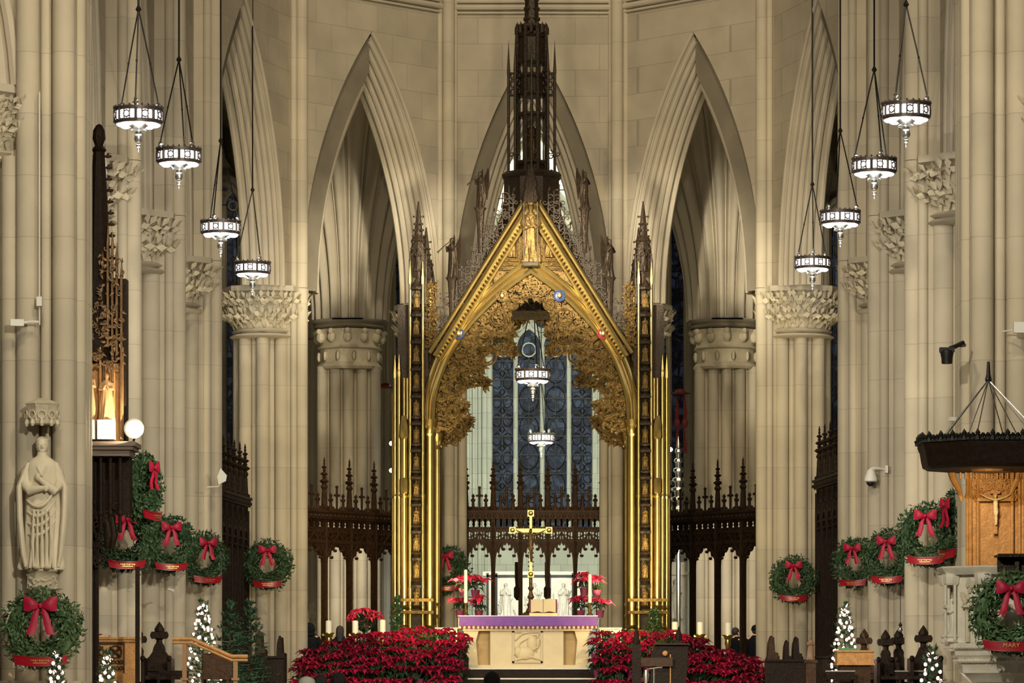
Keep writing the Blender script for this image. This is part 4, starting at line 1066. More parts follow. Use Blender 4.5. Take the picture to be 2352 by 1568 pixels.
# book on its stand
t = thing('missal_stand', 'open book on a low gilt stand, right of the altar crucifix', 'book', (X(1248, AY), AY-.15, ZT)); 
m = MB(); m.box(-.28, .28, -.2, .2, 0, .05); m.box(-.26, .26, .1, .16, .05, .16); m.build('stand', BRASS, t)
m = MB(); a = .95
for s in (-1, 1): m.grid([[(s*.005, -.16+q*.32*cos(a), .06+q*.32*sin(a)) for q in (0, 1)], [(s*.12, -.18+q*.32*cos(a), .085+q*.32*sin(a)) for q in (0, 1)], [(s*.25, -.16+q*.32*cos(a), .06+q*.32*sin(a)) for q in (0, 1)]])
m.build('open_pages', CREAMP, t)
m = MB(); m.add([(-.28, -.15, .05), (.28, -.15, .05), (.28, .05, .33), (-.28, .05, .33), (-.28, -.13, .04), (.28, -.13, .04), (.28, .07, .32), (-.28, .07, .32)], [(0,1,2,3), (7,6,5,4), (0,4,5,1), (1,5,6,2), (2,6,7,3), (3,7,4,0)]); m.build('cover', MAROON, t)
def candle_tall(px, py0, py1, d, lb):
    t = thing('altar_candle', lb, 'candle', (X(px, d), d-.1, ZT)); H = Z(py1, d)-ZT
    m = MB(); m.lathe([(.075, 0), (.06, .03), (.03, .06), (.045, .11), (.022, .15), (.022, .20), (.045, .24), (.05, .26)], n=12); m.build('candlestick', GOLD, t)
    m = MB(); m.lathe([(.036, .255), (.034, H-.02), (.02, H)], n=12); c = m.build('wax_candle', WHITE, t); m = MB(); m.cyl(0, 0, H, H+.02, .004, 5); m.build('wick', IRON, c)
candle_tall(1070, 1413, 1308, AY, 'tall white candle standing at the left end of the altar')
candle_tall(1355, 1413, 1318, AY, 'tall white candle standing at the right end of the altar')
# credence shelves beside the altar
for s, px, lb in ((-1, 1026, 'left'), (1, 1402, 'right')):
    d = 74.6; t = thing('credence_table', f'small white and gilt side table just {lb} of the altar', 'table', (X(px, d), d, 1.52+.002)); H = Z(1441, d)-1.52
    m = MB(); m.box(-.24, .24, -.2, .2, H-.04, H); m.build('table_top', WPL, t)
    for a in (-1, 1):
        for b in (-1, 1): m = MB(); m.box(a*.20-.02, a*.20+.02, b*.16-.02, b*.16+.02, 0, H-.04); m.build('leg', BRASS, t)
    m = MB(); m.box(-.2, .2, -.18, -.15, H-.12, H-.05); m.build('gilt_apron', BRASS, t)
# free standing pillar candlesticks
for px, py, d, lb, px2 in ((755, 1425, 73.5, 'white pillar candle on a gilt stand, furthest left of those behind the left poinsettia bank', 0),
        (816, 1425, 73.0, 'white pillar candle on a gilt stand right below the pink poinsettia ball', 0), (879, 1423, 73.5, 'white pillar candle beside the small fir tree at the left gilded column', 0),
        (1550, 1428, 73.5, 'white pillar candle beside the right gilded column, behind dark lectern finial', 0), (1608, 1428, 73.0, 'white pillar candle on a gilt stand, middle of the three right of the baldachin', 0),
        (1672, 1430, 73.5, 'white pillar candle on a gilt stand beside the dark coated figure at right', 0)):
    z0 = FL2 if abs(X(px, d)) > 3.9 else 1.52; t = thing('pillar_candlestick', lb, 'candle', (X(px, d), d, z0+.003), 0, 'pillar candles round the sanctuary'); zt = Z(py, d)-z0; zk = zt-.25
    m = MB(); m.lathe([(.14, 0), (.14, .03), (.06, .08), (.045, .2), (.06, .3), (.045, zk-.25), (.07, zk-.2), (.06, zk-.1), (.10, zk-.04), (.12, zk-.02), (.12, zk)], n=12); m.build('gilt_stand', BRASS, t)
    m = MB(); m.box(-.13, .13, -.02, .02, zk-.06, zk-.02); m.build('cross_bar', BRASS, t)
    m = MB(); m.lathe([(.062, zk), (.062, zt-.02), (.045, zt)], n=12); m.build('wax_candle', WHITE, t)

# ------------------------------------------------------------------ poinsettias
def bract_head(mb, c, n, L, rn, tilt=.2):
    for k in range(n):
        a = 2*pi*k/n + rn.uniform(-.2, .2); e = tilt + rn.uniform(-.2, .35) + (.5 if k % 2 else 0); l = L*(1 if k % 2 == 0 else .72)*rn.uniform(.85, 1.1)
        mb.leaf((c[0], c[1], c[2]), (cos(a)*cos(e), sin(a)*cos(e), sin(e)), (0, 0, 1), l, l*.55, 1.5)
def plant(mat_, seed, heads=4, loc=(0,0,0), leafy=True, w_=.17):
    rn = random.Random(seed)
    t = bpy.data.objects.new('poinsettia', None); COL.objects.link(t); t.location = loc; t.empty_display_size = .1
    m = MB()
    for h in range(heads):
        a = 2*pi*h/heads + seed; r = w_*.75 if h else 0
        bract_head(m, (r*cos(a), r*sin(a), .36+rn.uniform(-.03, .05)-(.05 if h else 0)), 10, w_*rn.uniform(.9, 1.15), rn)
    m.build('bracts', mat_, t, 0)
    m = MB()
    for k in range(14):
        a = rn.uniform(0, 2*pi); e = rn.uniform(-.5, .3); m.leaf((.04*cos(a), .04*sin(a), rn.uniform(.2, .33)), (cos(a)*cos(e), sin(a)*cos(e), sin(e)), (0, 0, 1), .20, .10, 1)
    for h in range(heads):
        a = 2*pi*h/heads + seed; m.tube([(0, 0, .14), (w_*.5*cos(a), w_*.5*sin(a), .35)], .008, 4)
    m.build('foliage', PLEAF, t, 0)
    m = MB(); m.lathe([(.07, 0), (.095, .15), (.10, .16), (.09, .155)], n=10); m.build('flower_pot', MAROON, t)
    return t
protos = [plant(BRACT, k, 4) for k in range(4)]
used = [False]*4
def put(x, y, z, label, group, rz):
    k = rnd.randrange(4)
    o = protos[k]
    if used[k]: o = dup(protos[k], (x, y, z), rz, label, group)
    else: used[k] = True
    o.location = (x, y, z); o.rotation_euler = (0, 0, rz); tag(o, label, 'poinsettia', group); return o
def bank(x0, x1, rows, topf, label, group, name, y0=69.0):
    """stepped oak staging carrying rows of plants"""
    m = MB()
    for r in range(rows):
        y = y0 + r*.36; n = int((x1-x0)/.275)
        for i in range(n):
            x = x0 + (i+.5+.35*(r % 2))*(x1-x0)/n
            if x > x1: continue
            zt = topf(x, r)
            if zt is None: continue
            put(x+rnd.uniform(-.06, .06), y+rnd.uniform(-.05, .05), zt-.42+rnd.uniform(-.01, .10), label[min(r*len(label)//rows, len(label)-1)], group+('', ' middle rows', ' top rows')[min(r*3//rows, 2)], rnd.uniform(0, 6.28))
            z0 = FL2 if abs(x) > 3.9 or y < 69.55 else (1.521 if y < 70.15 else 1.731)
            m.box(x-.13, x+.13, y-.17, y+.17, z0+.003 if z0 < zt-.44 else zt-.46, zt-.423)
    o = m.build(name, WOODD, None); tag(o, 'dark stepped staging under the '+group, 'plant stand'); return o
Ld = 69.5
def topL(x, r):
    px = CX + (x-CAMX)*FP/(69+r*.36)
    edge = 1506 - (px-655)*(60/240) if px < 895 else (1452 if px < 960 else 1448 if px < 1050 else 1456)
    front = 1562
    py = front + (edge-front)*(r/5)**.8 + 4
    return Z(py, 69+r*.36)
def topR(x, r):
    px = CX + (x-CAMX)*FP/(69+r*.36)
    if px < 1480: edge = 1452
    elif px < 1590: edge = 1456
    elif px < 1650: edge = 1462+(px-1590)*.5
    else: edge = 1490+(px-1650)*.25
    py = 1562 + (edge-1562)*(r/5)**.8 + 4
    return Z(py, 69+r*.36)
bank(X(668, 69.5), X(1062, 69.5), 6, topL, ['deep red poinsettia in the low front rows of the bank left of the altar', 'deep red poinsettia in the middle rows of the bank left of the altar', 'deep red poinsettia in the highest rows of the bank left of the altar'], 'poinsettia bank left of the altar', 'plant_staging')
bank(X(1352, 69.5), X(1475, 69.5), 6, topR, ['bright red poinsettia in the low front rows of the bank right of the altar', 'bright red poinsettia in the middle rows of the bank right of the altar', 'bright red poinsettia in the highest rows of the bank right of the altar'], 'poinsettia bank right of the altar', 'plant_staging')
bank(X(1485, 69.5), X(1745, 69.5), 6, topR, ['red poinsettia in the low front rows behind the dark oak kneeler', 'red poinsettia in the middle rows of the far right bank', 'red poinsettia in the highest rows of the far right bank'], 'poinsettia bank furthest right', 'plant_staging')
# poinsettias on plinths behind the altar and the pink ball
def raised(px, py, d, hd, matl, lb, w_=.2, sc_=1.0):
    z = Z(py, d)
    t = plant(matl, int(px), hd, (X(px, d), d, z-.38*sc_), w_=w_); t.scale = (sc_,)*3; tag(t, lb, 'poinsettia', None); return t
for px, s in ((1078, 'left'), (1356, 'right')):
    d = 74.0 if s == 'left' else 74.2
    m = MB(); x = X(px, d); st = thing('flower_stand', f'two tier iron flower stand behind the {s} end of the altar', 'stand', (x, d+.1, 1.521))
    z1, z2 = Z(1378, d)-.38-1.52, Z(1326, d)-.38-1.52
    m.box(-.16, .16, -.16, .16, z1-.03, z1-.003); m.build('lower_shelf', IRON, st); m = MB(); m.box(-.14, .14, .16, .42, z2-.03, z2-.003); m.build('upper_shelf', IRON, st)
    for a in (-1, 1): m = MB(); m.cyl(a*.13, .14, 0, z2-.03, .012, 6); m.build('leg', IRON, st)
    for q in range(3):
        raised(px-22+22*q, 1378+(4 if q == 1 else 0), d-.02*q, 3, BRACTP if q else BRACT, f'rose red poinsettia on the lower tier behind the {s} end of the altar, '+('outer','middle','inner')[q]+' one', .215, .95) if q != 1 else None
    raised(px-14, 1326, d+.38, 4, BRACTP, f'pinkish red poinsettia on the upper tier behind the {s} altar candle, left one', .22)
    raised(px+14, 1330, d+.40, 4, BRACTP, f'pinkish red poinsettia on the upper tier behind the {s} altar candle, right one', .22)
d = 74.5; st = thing('flower_stand', 'tall dark stand under the pink poinsettia ball left of the baldachin', 'stand', (X(836, d), d, FL2)); zt = Z(1440, d)-FL2
m = MB(); m.lathe([(.2, 0), (.2, .03), (.04, .06), (.03, zt-.1), (.16, zt-.03), (.16, zt-.003)], n=12); m.build('column', IRON, st)
t = thing('poinsettia', 'large pink and red poinsettia ball on a stand above the left bank', 'poinsettia', (X(836, d), d, Z(1440, d)), 0)
m = MB(); rn = random.Random(4)
for k in range(26):
    a = rn.uniform(0, 2*pi); e = rn.uniform(.0, 1.5); q = .27
    bract_head(m, (q*cos(a)*cos(e)*1.25, q*sin(a)*cos(e), .16+q*sin(e)*.75), 7, .14, rn, -.1)
m.build('bracts', BRACTP, t, 0)
m = MB()
for k in range(80): a = rn.uniform(0, 2*pi); e = rn.uniform(-.6, 1); m.leaf((.1*cos(a), .1*sin(a), rn.uniform(.0, .2)), (cos(a)*cos(e), sin(a)*cos(e), sin(e)), (0,0,1), .22, .10, 1)
m.build('foliage', PLEAF, t, 0); m = MB(); m.lathe([(.1, 0), (.13, .14), (.12, .14)], n=12); m.build('flower_pot', MAROON, t)
# ------------------------------------------------------------------ wreaths
def wreath_mesh(seed, Rw=.40, rt=.165, n=1200, L=.10, matl=None):
    rn = random.Random(seed); m = MB()
    for k in range(n):
        a = rn.uniform(0, 2*pi); b = rn.uniform(0, 2*pi); r = rt*rn.uniform(.55, 1.0)*(1+.12*sin(5*a+seed))
        if rn.random() < .12: r *= 1.25
        er = Vector((cos(a), 0, sin(a))); p = er*(Rw + r*cos(b)) + Vector((0, -r*sin(b)*.8, 0))
        nrm = er*cos(b) + Vector((0, -sin(b), 0)); tg = Vector((-sin(a), 0, cos(a)))
        dvec = nrm*.7 + tg*rn.uniform(-1, 1) + Vector((rn.uniform(-.5,.5), rn.uniform(-.5,.5), rn.uniform(-.5,.5)))
        m.leaf(p, dvec, nrm, L*rn.uniform(.8, 1.4), L*.5, .8)
    m.tube([((Rw)*cos(q), 0, Rw*sin(q)) for q in [2*pi*k/28 for k in range(28)]], rt*.62, 8, True)
    return m
def bow(t, z, s=.22, y=-.19, matl=RED):
    m = MB()
    for sd in (-1, 1):
        rows = []
        for j in range(9):                       # puffed loops
            u = j/8; x = sd*s*(.06+.92*u); hh = s*(.10+.34*sin(u*pi*.62)); dd = s*.22*sin(u*pi)
            rows.append([(x, y+dd*cos(q)*.9 - .03, z + s*.12*u + hh*sin(q)*(1 - .15*cos(6*q)*u)) for q in [2*pi*k/14 for k in range(14)]])
        m.grid(rows, True); m.add([rows[-1][k] for k in range(14)], [tuple(range(14))])
        pts = [(sd*s*.08, z-s*.05), (sd*s*.30, z-s*.55), (sd*s*.42, z-s*1.15), (sd*s*.62, z-s*1.75)]
        w_ = [s*.08, s*.19, s*.22, s*.24]; f, b = [], []
        for (x, zz), ww, yy in zip(pts, w_, (0, -.04, -.02, -.05)):
            f.append([(x-ww, y+yy, zz), (x, y+yy-.02, zz+.01), (x+ww, y+yy, zz)]); b.append([(x-ww, y+yy+.012, zz), (x, y+yy-.008, zz+.01), (x+ww, y+yy+.012, zz)])
        m.grid(f); m.grid(b)
    m.ell((0, y-.05, z), (s*.15, s*.14, s*.17), 10, 7)
    return m.build('bow', matl, t, 50)
def banner(t, z, w_=.36, h=.14, y=-.20, text=None, wide=1.0):
    """curved red ribbon tray along the foot of the wreath"""
    n = 17; rows = []
    def P(u, v, o): a = u*1.0; return (w_*u*(1.0-.10*v), y - .07*(1-u*u) + o, z - h*v + .035*abs(u)**2.5*1.0)
    m = MB()
    f = [[P(k/8-1, v, 0) for k in range(n)] for v in (0, .15, .5, .85, 1)]; b = [[P(k/8-1, v, .03) for k in range(n)] for v in (0, .15, .5, .85, 1)]
    m.grid(f); m.grid(b[::-1]); m.grid([f[0], b[0]]); m.grid([f[-1], b[-1]])
    m.grid([[f[j][0] for j in range(5)], [b[j][0] for j in range(5)]]); m.grid([[f[j][-1] for j in range(5)], [b[j][-1] for j in range(5)]])
    for v in (.03, .97): m.tube([P(k/8-1, v, -.006) for k in range(n)], .009, 5)
    bn = m.build('ribbon_banner', REDT, t)
    if text:
        cu = bpy.data.curves.new('lettering', 'FONT'); cu.body = text; cu.size = h*.62; cu.align_x = 'CENTER'; cu.extrude = .004; cu.space_character = 1.15
        o = bpy.data.objects.new('tmp', cu); COL.objects.link(o); dg = bpy.context.evaluated_depsgraph_get()
        me = bpy.data.meshes.new_from_object(o.evaluated_get(dg)); bpy.data.objects.remove(o)
        me.materials.clear(); me.materials.append(GOLDL)
        q = bpy.data.objects.new('lettering', me); COL.objects.link(q); q.parent = bn; q.rotation_euler = (pi/2, 0, 0); q.location = (0, y-.092, z-h*.55)
    else:
        m = MB()                                     # worn gilt strokes too small to read
        for k in range(9): m.box(-.13+k*.030, -.112+k*.030, y-.082, y-.074, z-h*(.38+.05*(k % 3)), z-h*.30)
        m.box(-.10, .10, y-.078, y-.072, z-h*.68, z-h*.60); m.build('lettering', GOLDL, bn, 0)
    return bn
WM = [wreath_mesh(k) for k in range(3)]
WME = {}
def wreath(px, py, d, rz, label, k=0, dia=1.1, text=None, tilt=0, lf=LEAF, bows=1.0, big=False):
    t = thing('christmas_wreath', label, 'wreath', at(px, py, d), rz, 'evergreen wreaths with red bows'); s = dia/1.15
    if (k, lf.name) not in WME: o = WM[k].build('evergreen_ring', lf, t, 0); WME[(k, lf.name)] = o.data
    else:
        o = bpy.data.objects.new('evergreen_ring', WME[(k, lf.name)]); COL.objects.link(o); o.parent = t
    bow(t, .34, .21*bows); banner(t, -.40, .34 if not big else .40, .13, text=text)
    t.scale = (s,)*3; return t
# on the piers, both sides (distance, bearing)
wreath(615, 1297, 79.9, .02, 'round green wreath alone on the pale pier at the left end of the apse', 0, 1.10)
wreath(468, 1283, 74.6, .55, 'green wreath in the row on the left, furthest from the big pier', 1, 1.12)
wreath(388, 1250, 67.2, .35, 'dark shaded green wreath in the row on the left, middle one', 2, 1.08)
wreath(285, 1238, 60.0, .35, 'half shaded green wreath behind the dark oak casework', 0, 1.10)
wreath(327, 1122, 57.5, 1.25, 'wreath turned nearly edge on under the glaring lamp', 1, 1.12)
wreath(1024, 1308, 83.9, -.05, 'wreath partly hidden by the left gilded column and the altar flowers', 2, 1.10)
wreath(1822, 1331, 79.9, -.02, 'round green wreath alone on the pale pier at the right end of the apse', 1, 1.06)
wreath(1965, 1293, 74.6, -.45, 'green wreath in the row on the right, smallest and furthest from the pulpit', 2, 1.05)
wreath(2042, 1281, 67.2, -.35, 'green wreath in the row on the right, middle one under the dome camera', 0, 1.05)
wreath(2131, 1229, 60.0, -.3, 'green wreath with a dull red bow beside the edge on one, right row', 1, 1.08)
wreath(2200, 1208, 55.2, -1.3, 'wreath turned nearly edge on beside the lit pulpit back', 2, 1.12)
w1 = wreath(96, 1445, 52.6, .05, 'large magnolia leaf wreath at the foot of the saint statue', 0, 1.18, lf=LEAFL, bows=1.15, big=True)
w2 = wreath(2322, 1408, 48.2, -.1, 'large magnolia leaf wreath hung on the marble pulpit, lettered banner below', 1, 1.12, lf=LEAFL, bows=1.0, text='MARY', big=True)

# ------------------------------------------------------------------ saint statue on the left pier
d = 53.55; t = thing('saint_statue', 'pale stone robed saint on a carved corbel under a stone canopy', 'statue', (X(97, d), d, Z(1308, d)), .12)
m = MB(); robed(m, S(305, d), 2, 'fold', 7, w_=1.0); draperies(m, S(305, d), 11); h = S(305, d)
for s in (-1, 1):                                     # cloak edges
    m.tube([(s*.10*h, -.03*h, .80*h), (s*.17*h, -.05*h, .62*h), (s*.165*h, -.06*h, .40*h), (s*.14*h, -.07*h, .12*h), (s*.12*h, -.06*h, .02*h)], [.02*h, .022*h, .022*h, .02*h, .015*h], 7)
for k in range(5): m.tube([((-.06+.03*k)*h, -.115*h, .45*h), ((-.07+.035*k)*h, -.12*h, .2*h), ((-.06+.03*k)*h, -.12*h, .01*h)], [.006*h, .011*h, .010*h], 6)
m.lathe([(.046*h, .955*h), (.05*h, .972*h), (.03*h, .99*h)], (0, 0, 0), 12)
for s in (-1, 1): m.ell((s*.04*h, -.12*h, .012*h), (.03*h, .06*h, .018*h), 8, 5)
m.build('robed_saint', STATUE, t, 50)
m = MB(); m.lathe([(.01, -.42), (.14, -.36), (.20, -.28), (.23, -.12), (.26, -.07), (.20, -.06), (.25, -.02), (.25, 0)], n=8, ph=pi/8)
for k in range(40): a = rnd.uniform(pi, 2*pi); m.ell((.21*cos(a), .21*sin(a), rnd.uniform(-.28, -.1)), (.03, .03, .03), 5, 4)
m.build('corbel', CARVE, t)
m = MB(); z0, z1 = Z(980, d)-Z(1308, d), Z(928, d)-Z(1308, d)
m.lathe([(.20, z0+.04), (.24, z0+.10), (.24, z1-.04), (.27, z1), (.20, z1+.04), (.05, z1+.09)], n=8, ph=pi/8)
for k in range(5):
    a = pi+pi*(k+.5)/5*1.0; 
    m.lathe([(.02, 0), (.04, .04), (.02, .12)], (.24*cos(a), .24*sin(a), z0), 6)
    m.tube([(.25*cos(a)+.06*cos(q)*-sin(a), .25*sin(a)+.06*cos(q)*cos(a), z0+.17+.06*sin(q)) for q in [2*pi*j/10 for j in range(10)]], .012, 5, True)
m.build('canopy', CARVE, t)

# ------------------------------------------------------------------ carved throne canopy between the big left pier and the arcade
d = 56.6; TX = X(244, d); t = thing('throne_canopy', 'tall dark carved oak throne canopy with lit gilded niche and black spire', 'throne', (TX, d, FL1+0)); z = lambda py: Z(py, d)-FL1; u = lambda px: X(px, d)-TX
m = MB(); m.lathe([(.24, z(830)), (.22, z(700)), (.17, z(560)), (.13, z(420)), (.10, z(350)), (.13, z(345)), (.07, z(335)), (.11, z(320)), (.10, z(300)), (.05, z(288)), (.0, z(284))], (u(228), 0, 0), 8, pi/8)
m.build('black_spire', WOODD, t)
m = MB(); rn = random.Random(8)
for k in range(16):
    py = 360+k*26; r = .12+.008*k
    for sd in (-1, 1): m.ell((u(228)+sd*(r+.03), -.05, z(py)), (.06, .05, .03), 6, 4); m.leaf((u(228)+sd*r, -.08, z(py)), (sd, -.3, .6), (0, 0, 1), .12, .06, 1)
m.build('crockets', WOODM, t)
m = MB()
for (px, p0, p1) in ((262, 575, 1010), (240, 620, 1010), (283, 640, 1010), (196, 700, 1010), (252, 560, 800), (272, 600, 820)):
    m.cyl(u(px), -.22+rn.uniform(-.05, .1), z(p1), z(p0), .022, 6); m.lathe([(.03, 0), (0, .3)], (u(px), -.2, z(p0)), 6)
for k in range(230):
    px = rn.uniform(195, 285); py = rn.uniform(570, 850)
    if px < 235 and py < 700: continue
    if px > 262 and py < 600: continue
    q = rn.uniform(0, 6.28)
    if k % 4 == 0: curl(m, (u(px), z(py)), rn.uniform(.03, .06), q, 1, .010, 1, -.28)
    else: m.leaf((u(px), -.24+rn.uniform(-.06, .04), z(py)), (cos(q), -.5, sin(q)), (0, -1, 0), .10, .05, 1.3)
m.build('pierced_tabernacle', mat('gilded_oak', (.17, .10, .045), .45, .3, var=.3, noise=9), t, 50)
m = MB(); m.box(u(192), u(290), -.02, .3, z(1010), z(640)); m.build('tabernacle_core', WOODD, t)
m = MB(); m.box(u(194), u(284), -.10, -.02, z(1015), z(835))
for px in (200, 234, 262, 284): m.cyl(u(px), -.2, z(1012), z(800), .022, 8)
m.build('gilt_niche_panel', WOODL, t)
for px, hp in ((206, 118), (250, 108)):
    m = MB(); m.M = Matrix.Translation((u(px), -.26, z(968))); robed(m, S(hp, d), px, 'pray', 7); m.build('niche_saint', mat('painted_wood_figure', (.42, .26, .13), .5) if px == 206 else bpy.data.materials['painted_wood_figure'], t)
    m = MB(); m.box(u(px)-.13, u(px)+.13, -.42, -.05, z(1012), z(968)); m.build('figure_plinth', MARBLE, t)
m = MB(); m.box(u(188), u(318), -.5, .4, z(1028), z(1018)); m.box(u(188), u(312), -.45, .4, z(1036), z(1028)); m.box(u(188), u(304), -.38, .38, z(1050), z(1036)); m.build('cornice', mat('grey_oak', (.13, .10, .085), .5), t)
m = MB(); m.box(u(190), u(298), .0, .35, z(1180), z(1050)); 
for px in (196, 216, 236, 258, 280): m.cyl(u(px), -.25, z(1225), z(1050), .03, 8); m.ell((u(px), -.25, z(1180)), (.05, .05, .06), 8, 5)
for px in (206, 250, 262): m.tube([(u(px), -.25, z(1200)), (u(px)+.03, -.3, z(1230)), (u(px), -.28, z(1262))], [.05, .07, .04], 8)
for k in range(40): q = rn.uniform(0, 6.28); curl(m, (u(rn.uniform(195, 270)), z(rn.uniform(1150, 1300))), .06, q, 1, .014, 1, -.2)
m.build('hanging_tester', WOODD, t)
for px, w_, mt in ((196, .05, 'l'), (205, .03, 'l'), (213, .04, 'd'), (222, .03, 'd')):
    m = MB(); m.box(u(px)-w_, u(px)+w_, -.05, .05, 0, z(1060 if px > 200 else 1100)); m.build('post', WOODL if mt == 'l' else WOODD, t)
m = MB(); m.box(u(310)-.02, u(316), .2, .3, 0, z(1300)); m.build('rear_post', WOODD, t)

# floodlamp that glares at the left
d = 56.2; t = thing('floodlamp', 'glaring warm floodlamp mounted beside the throne cornice', 'lamp', at(308, 984, d)); 
m = MB(); m.M = Matrix.Rotation(pi/2, 4, 'X'); m.lathe([(.09, -.16), (.15, -.02), (.16, .02), (.13, .02), (.12, -.01)], n=20); m.build('housing', IRON, t)
m = MB(); m.ell((0, -.02, 0), (.115, .03, .115), 16, 8); m.build('lens', HOT, t); m = MB(); m.tube([(0, .12, -.1), (-.05, .15, -.28), (-.12, .2, -.30)], .02, 6); m.build('bracket', IRON, t)
l = bpy.data.lights.new('floodlamp_beam', 'SPOT'); l.energy = 110; l.color = (1, .8, .5); l.spot_size = R(120); o = bpy.data.objects.new('floodlamp_beam', l); COL.objects.link(o); o.location = at(308, 984, d-.3); aim(o, at(200, 900, d+1.5))
spot('niche_glow', at(300, 1030, 55.2), at(240, 880, 57), 5, (1, .75, .45), 60, .8, .1)
# reading desk with carved front, bottom left
d = 58.6; t = thing('carved_prie_dieu', 'honey coloured carved oak prayer desk left of the black stall ends', 'desk', (X(259, d), d, FL2)); z = lambda py: Z(py, d)-FL2; u = lambda px: X(px, d)-X(259, d)
m = MB(); m.box(u(202), u(316), -.2, .3, 0, z(1474)); m.build('desk_body', WOODL, t)
m = MB(); m.box(u(198), u(319), -.27, .35, z(1468), z(1463)); m.box(u(200), u(317), -.24, .33, z(1474), z(1469)); m.build('desk_top', WOODL, t)
m = MB(); m.box(u(207), u(290), -.22, -.2, z(1480), z(1476)); m.box(u(207), u(210), -.22, -.2, z(1545), z(1480)); m.box(u(287), u(290), -.22, -.2, z(1545), z(1480))
for cx in (228, 269):
    for q in (pi/4, 3*pi/4, 5*pi/4, 7*pi/4): m.tube([(u(cx), -.22, z(1497)), (u(cx)+.13*cos(q), -.24, z(1497)+.12*sin(q))], [.03, .012], 6)
    m.tube([(u(cx)+.10*cos(q), -.22, z(1497)+.10*sin(q)) for q in [2*pi*j/16 for j in range(16)]], .012, 5, True)
    for i in range(4):
        for j in range(2): m.tube([(u(cx)-.10+i*.065+.028*cos(q), -.22, z(1520+14*j)+.028*sin(q)) for q in [2*pi*k/8 for k in range(8)]], .009, 5, True)
m.build('carved_panel', WOODM, t)
t2 = thing('red_hymnals', 'red book lying on the honey oak prayer desk', 'book', (X(235, d), d, Z(1463, d)+.003)); m = MB(); m.box(-.1, .12, -.08, .08, 0, .03); m.build('cover', REDT, t2); m = MB(); m.box(-.1, .115, -.083, -.078, .006, .024); m.build('pages', CREAMP, t2); t2.name = 'red_book'
t2 = thing('silver_dish', 'shallow silver dish beside the red book on the prayer desk', 'dish', (X(222, d)-.02, d+.15, Z(1463, d)+.003)); m = MB(); m.lathe([(.05, 0), (.06, .02), (.10, .05), (.10, .055)], n=16); m.build('bowl', SILVER, t2)

# ------------------------------------------------------------------ oak stall ends, chairs
def stall(px, py, d, w_, lb, fl=FL2, matl=WOODD, wid=None):
    """stall end with a shouldered back and a fleuron finial"""
    t = thing('choir_stall', lb, 'stall', (X(px, d), d, fl)); H = Z(py, d)-fl; wd = wid or w_
    m = MB(); hb = H-.52
    m.prism([(-wd, 0), (-wd, hb-.1), (-wd*.75, hb-.06), (-wd*.5, hb+.02), (-.09, hb+.10), (-.06, hb+.16), (.06, hb+.16), (.09, hb+.10), (wd*.5, hb+.02), (wd*.75, hb-.06), (wd, hb-.1), (wd, 0)], -.06, .06)
    m.box(-wd+.04, wd-.04, -.5, -.06, .40, .46); m.box(-wd, wd, -.10, -.06, hb-.30, hb-.26)
    m.build('stall_back', matl, t)
    m = MB(); m.lathe([(.055, hb+.15), (.05, hb+.22), (.09, hb+.25)], n=8)
    m.box(-.13, .13, -.05, .05, hb+.24, hb+.36)
    for s in (-1, 1): m.ell((s*.11, 0, hb+.30), (.045, .05, .06), 8, 6)
    m.lathe([(.08, hb+.36), (.085, hb+.40), (.05, hb+.46), (.0, hb+.53)], n=8); m.build('fleuron_finial', matl, t)
    for s in (-1, 1): m = MB(); m.box(s*wd-.03, s*wd+.03, -.5, .06, 0, .75); m.ell((s*wd, -.5, .75), (.045, .06, .05), 8, 5); m.build('armrest', matl, t)
    return t
stall(366, 1428, 59.6, .19, 'black oak stall with fleuron finial beside the wooden handrail', wid=.22)
stall(2034, 1446, 63.0, .19, 'black oak stall with fleuron finial, nearest the lectern of the right pair', wid=.17)
stall(2064, 1443, 63.4, .19, 'black oak stall with fleuron finial, second of the close right pair', wid=.17)
stall(2121, 1436, 59.6, .21, 'black oak stall with fleuron finial standing alone beside the marble pulpit', wid=.24)
stall(1985, 1444, 66.0, .2, 'dark oak stall with leafy finial behind the lectern microphones', matl=WOODM, wid=.2)
stall(318, 1440, 64.0, .2, 'dark stall end with a small carved figure left of the black fleuron stall', wid=.16)
def pew_end(px, py, d, lb, matl=WOODD, w_=.12, fl=FL2):
    t = thing('pew_end', lb, 'pew', (X(px, d), d, fl)); H = Z(py, d)-fl
    m = MB(); m.prism([(-w_, 0), (-w_, H*.62), (-w_*.7, H*.7), (-w_*.55, H*.9), (-w_*.2, H), (w_*.3, H*.99), (w_*.4, H*.86), (w_*.45, H*.76), (w_, H*.74), (w_, 0)], -.3, .3); m.build('end_panel', matl, t)
    m = MB(); m.ell((-w_*.1, -.1, H*.97), (w_*.35, .09, .06), 8, 6); m.tube([(-w_, -.32, .1), (-w_, -.32, H*.6)], .02, 6); m.tube([(w_, -.32, .1), (w_, -.32, H*.7)], .02, 6); m.build('poppyhead', matl, t); return t
pew_end(598, 1450, 66, 'brown carved pew end just right of the potted fir trees', WOODM, .11)
pew_end(645, 1462, 66.5, 'dark pew end at the left edge of the poinsettias', WOODD, .09)
pew_end(1806, 1472, 67, 'pointed dark pew end just right of the far right poinsettia bank', WOODD, .08)
pew_end(1828, 1464, 67.2, 'rounded dark pew end below the lone right wreath', WOODD, .10)
pew_end(1772, 1462, 69, 'stepped dark oak screen foot behind the right poinsettias', WOODM, .12)
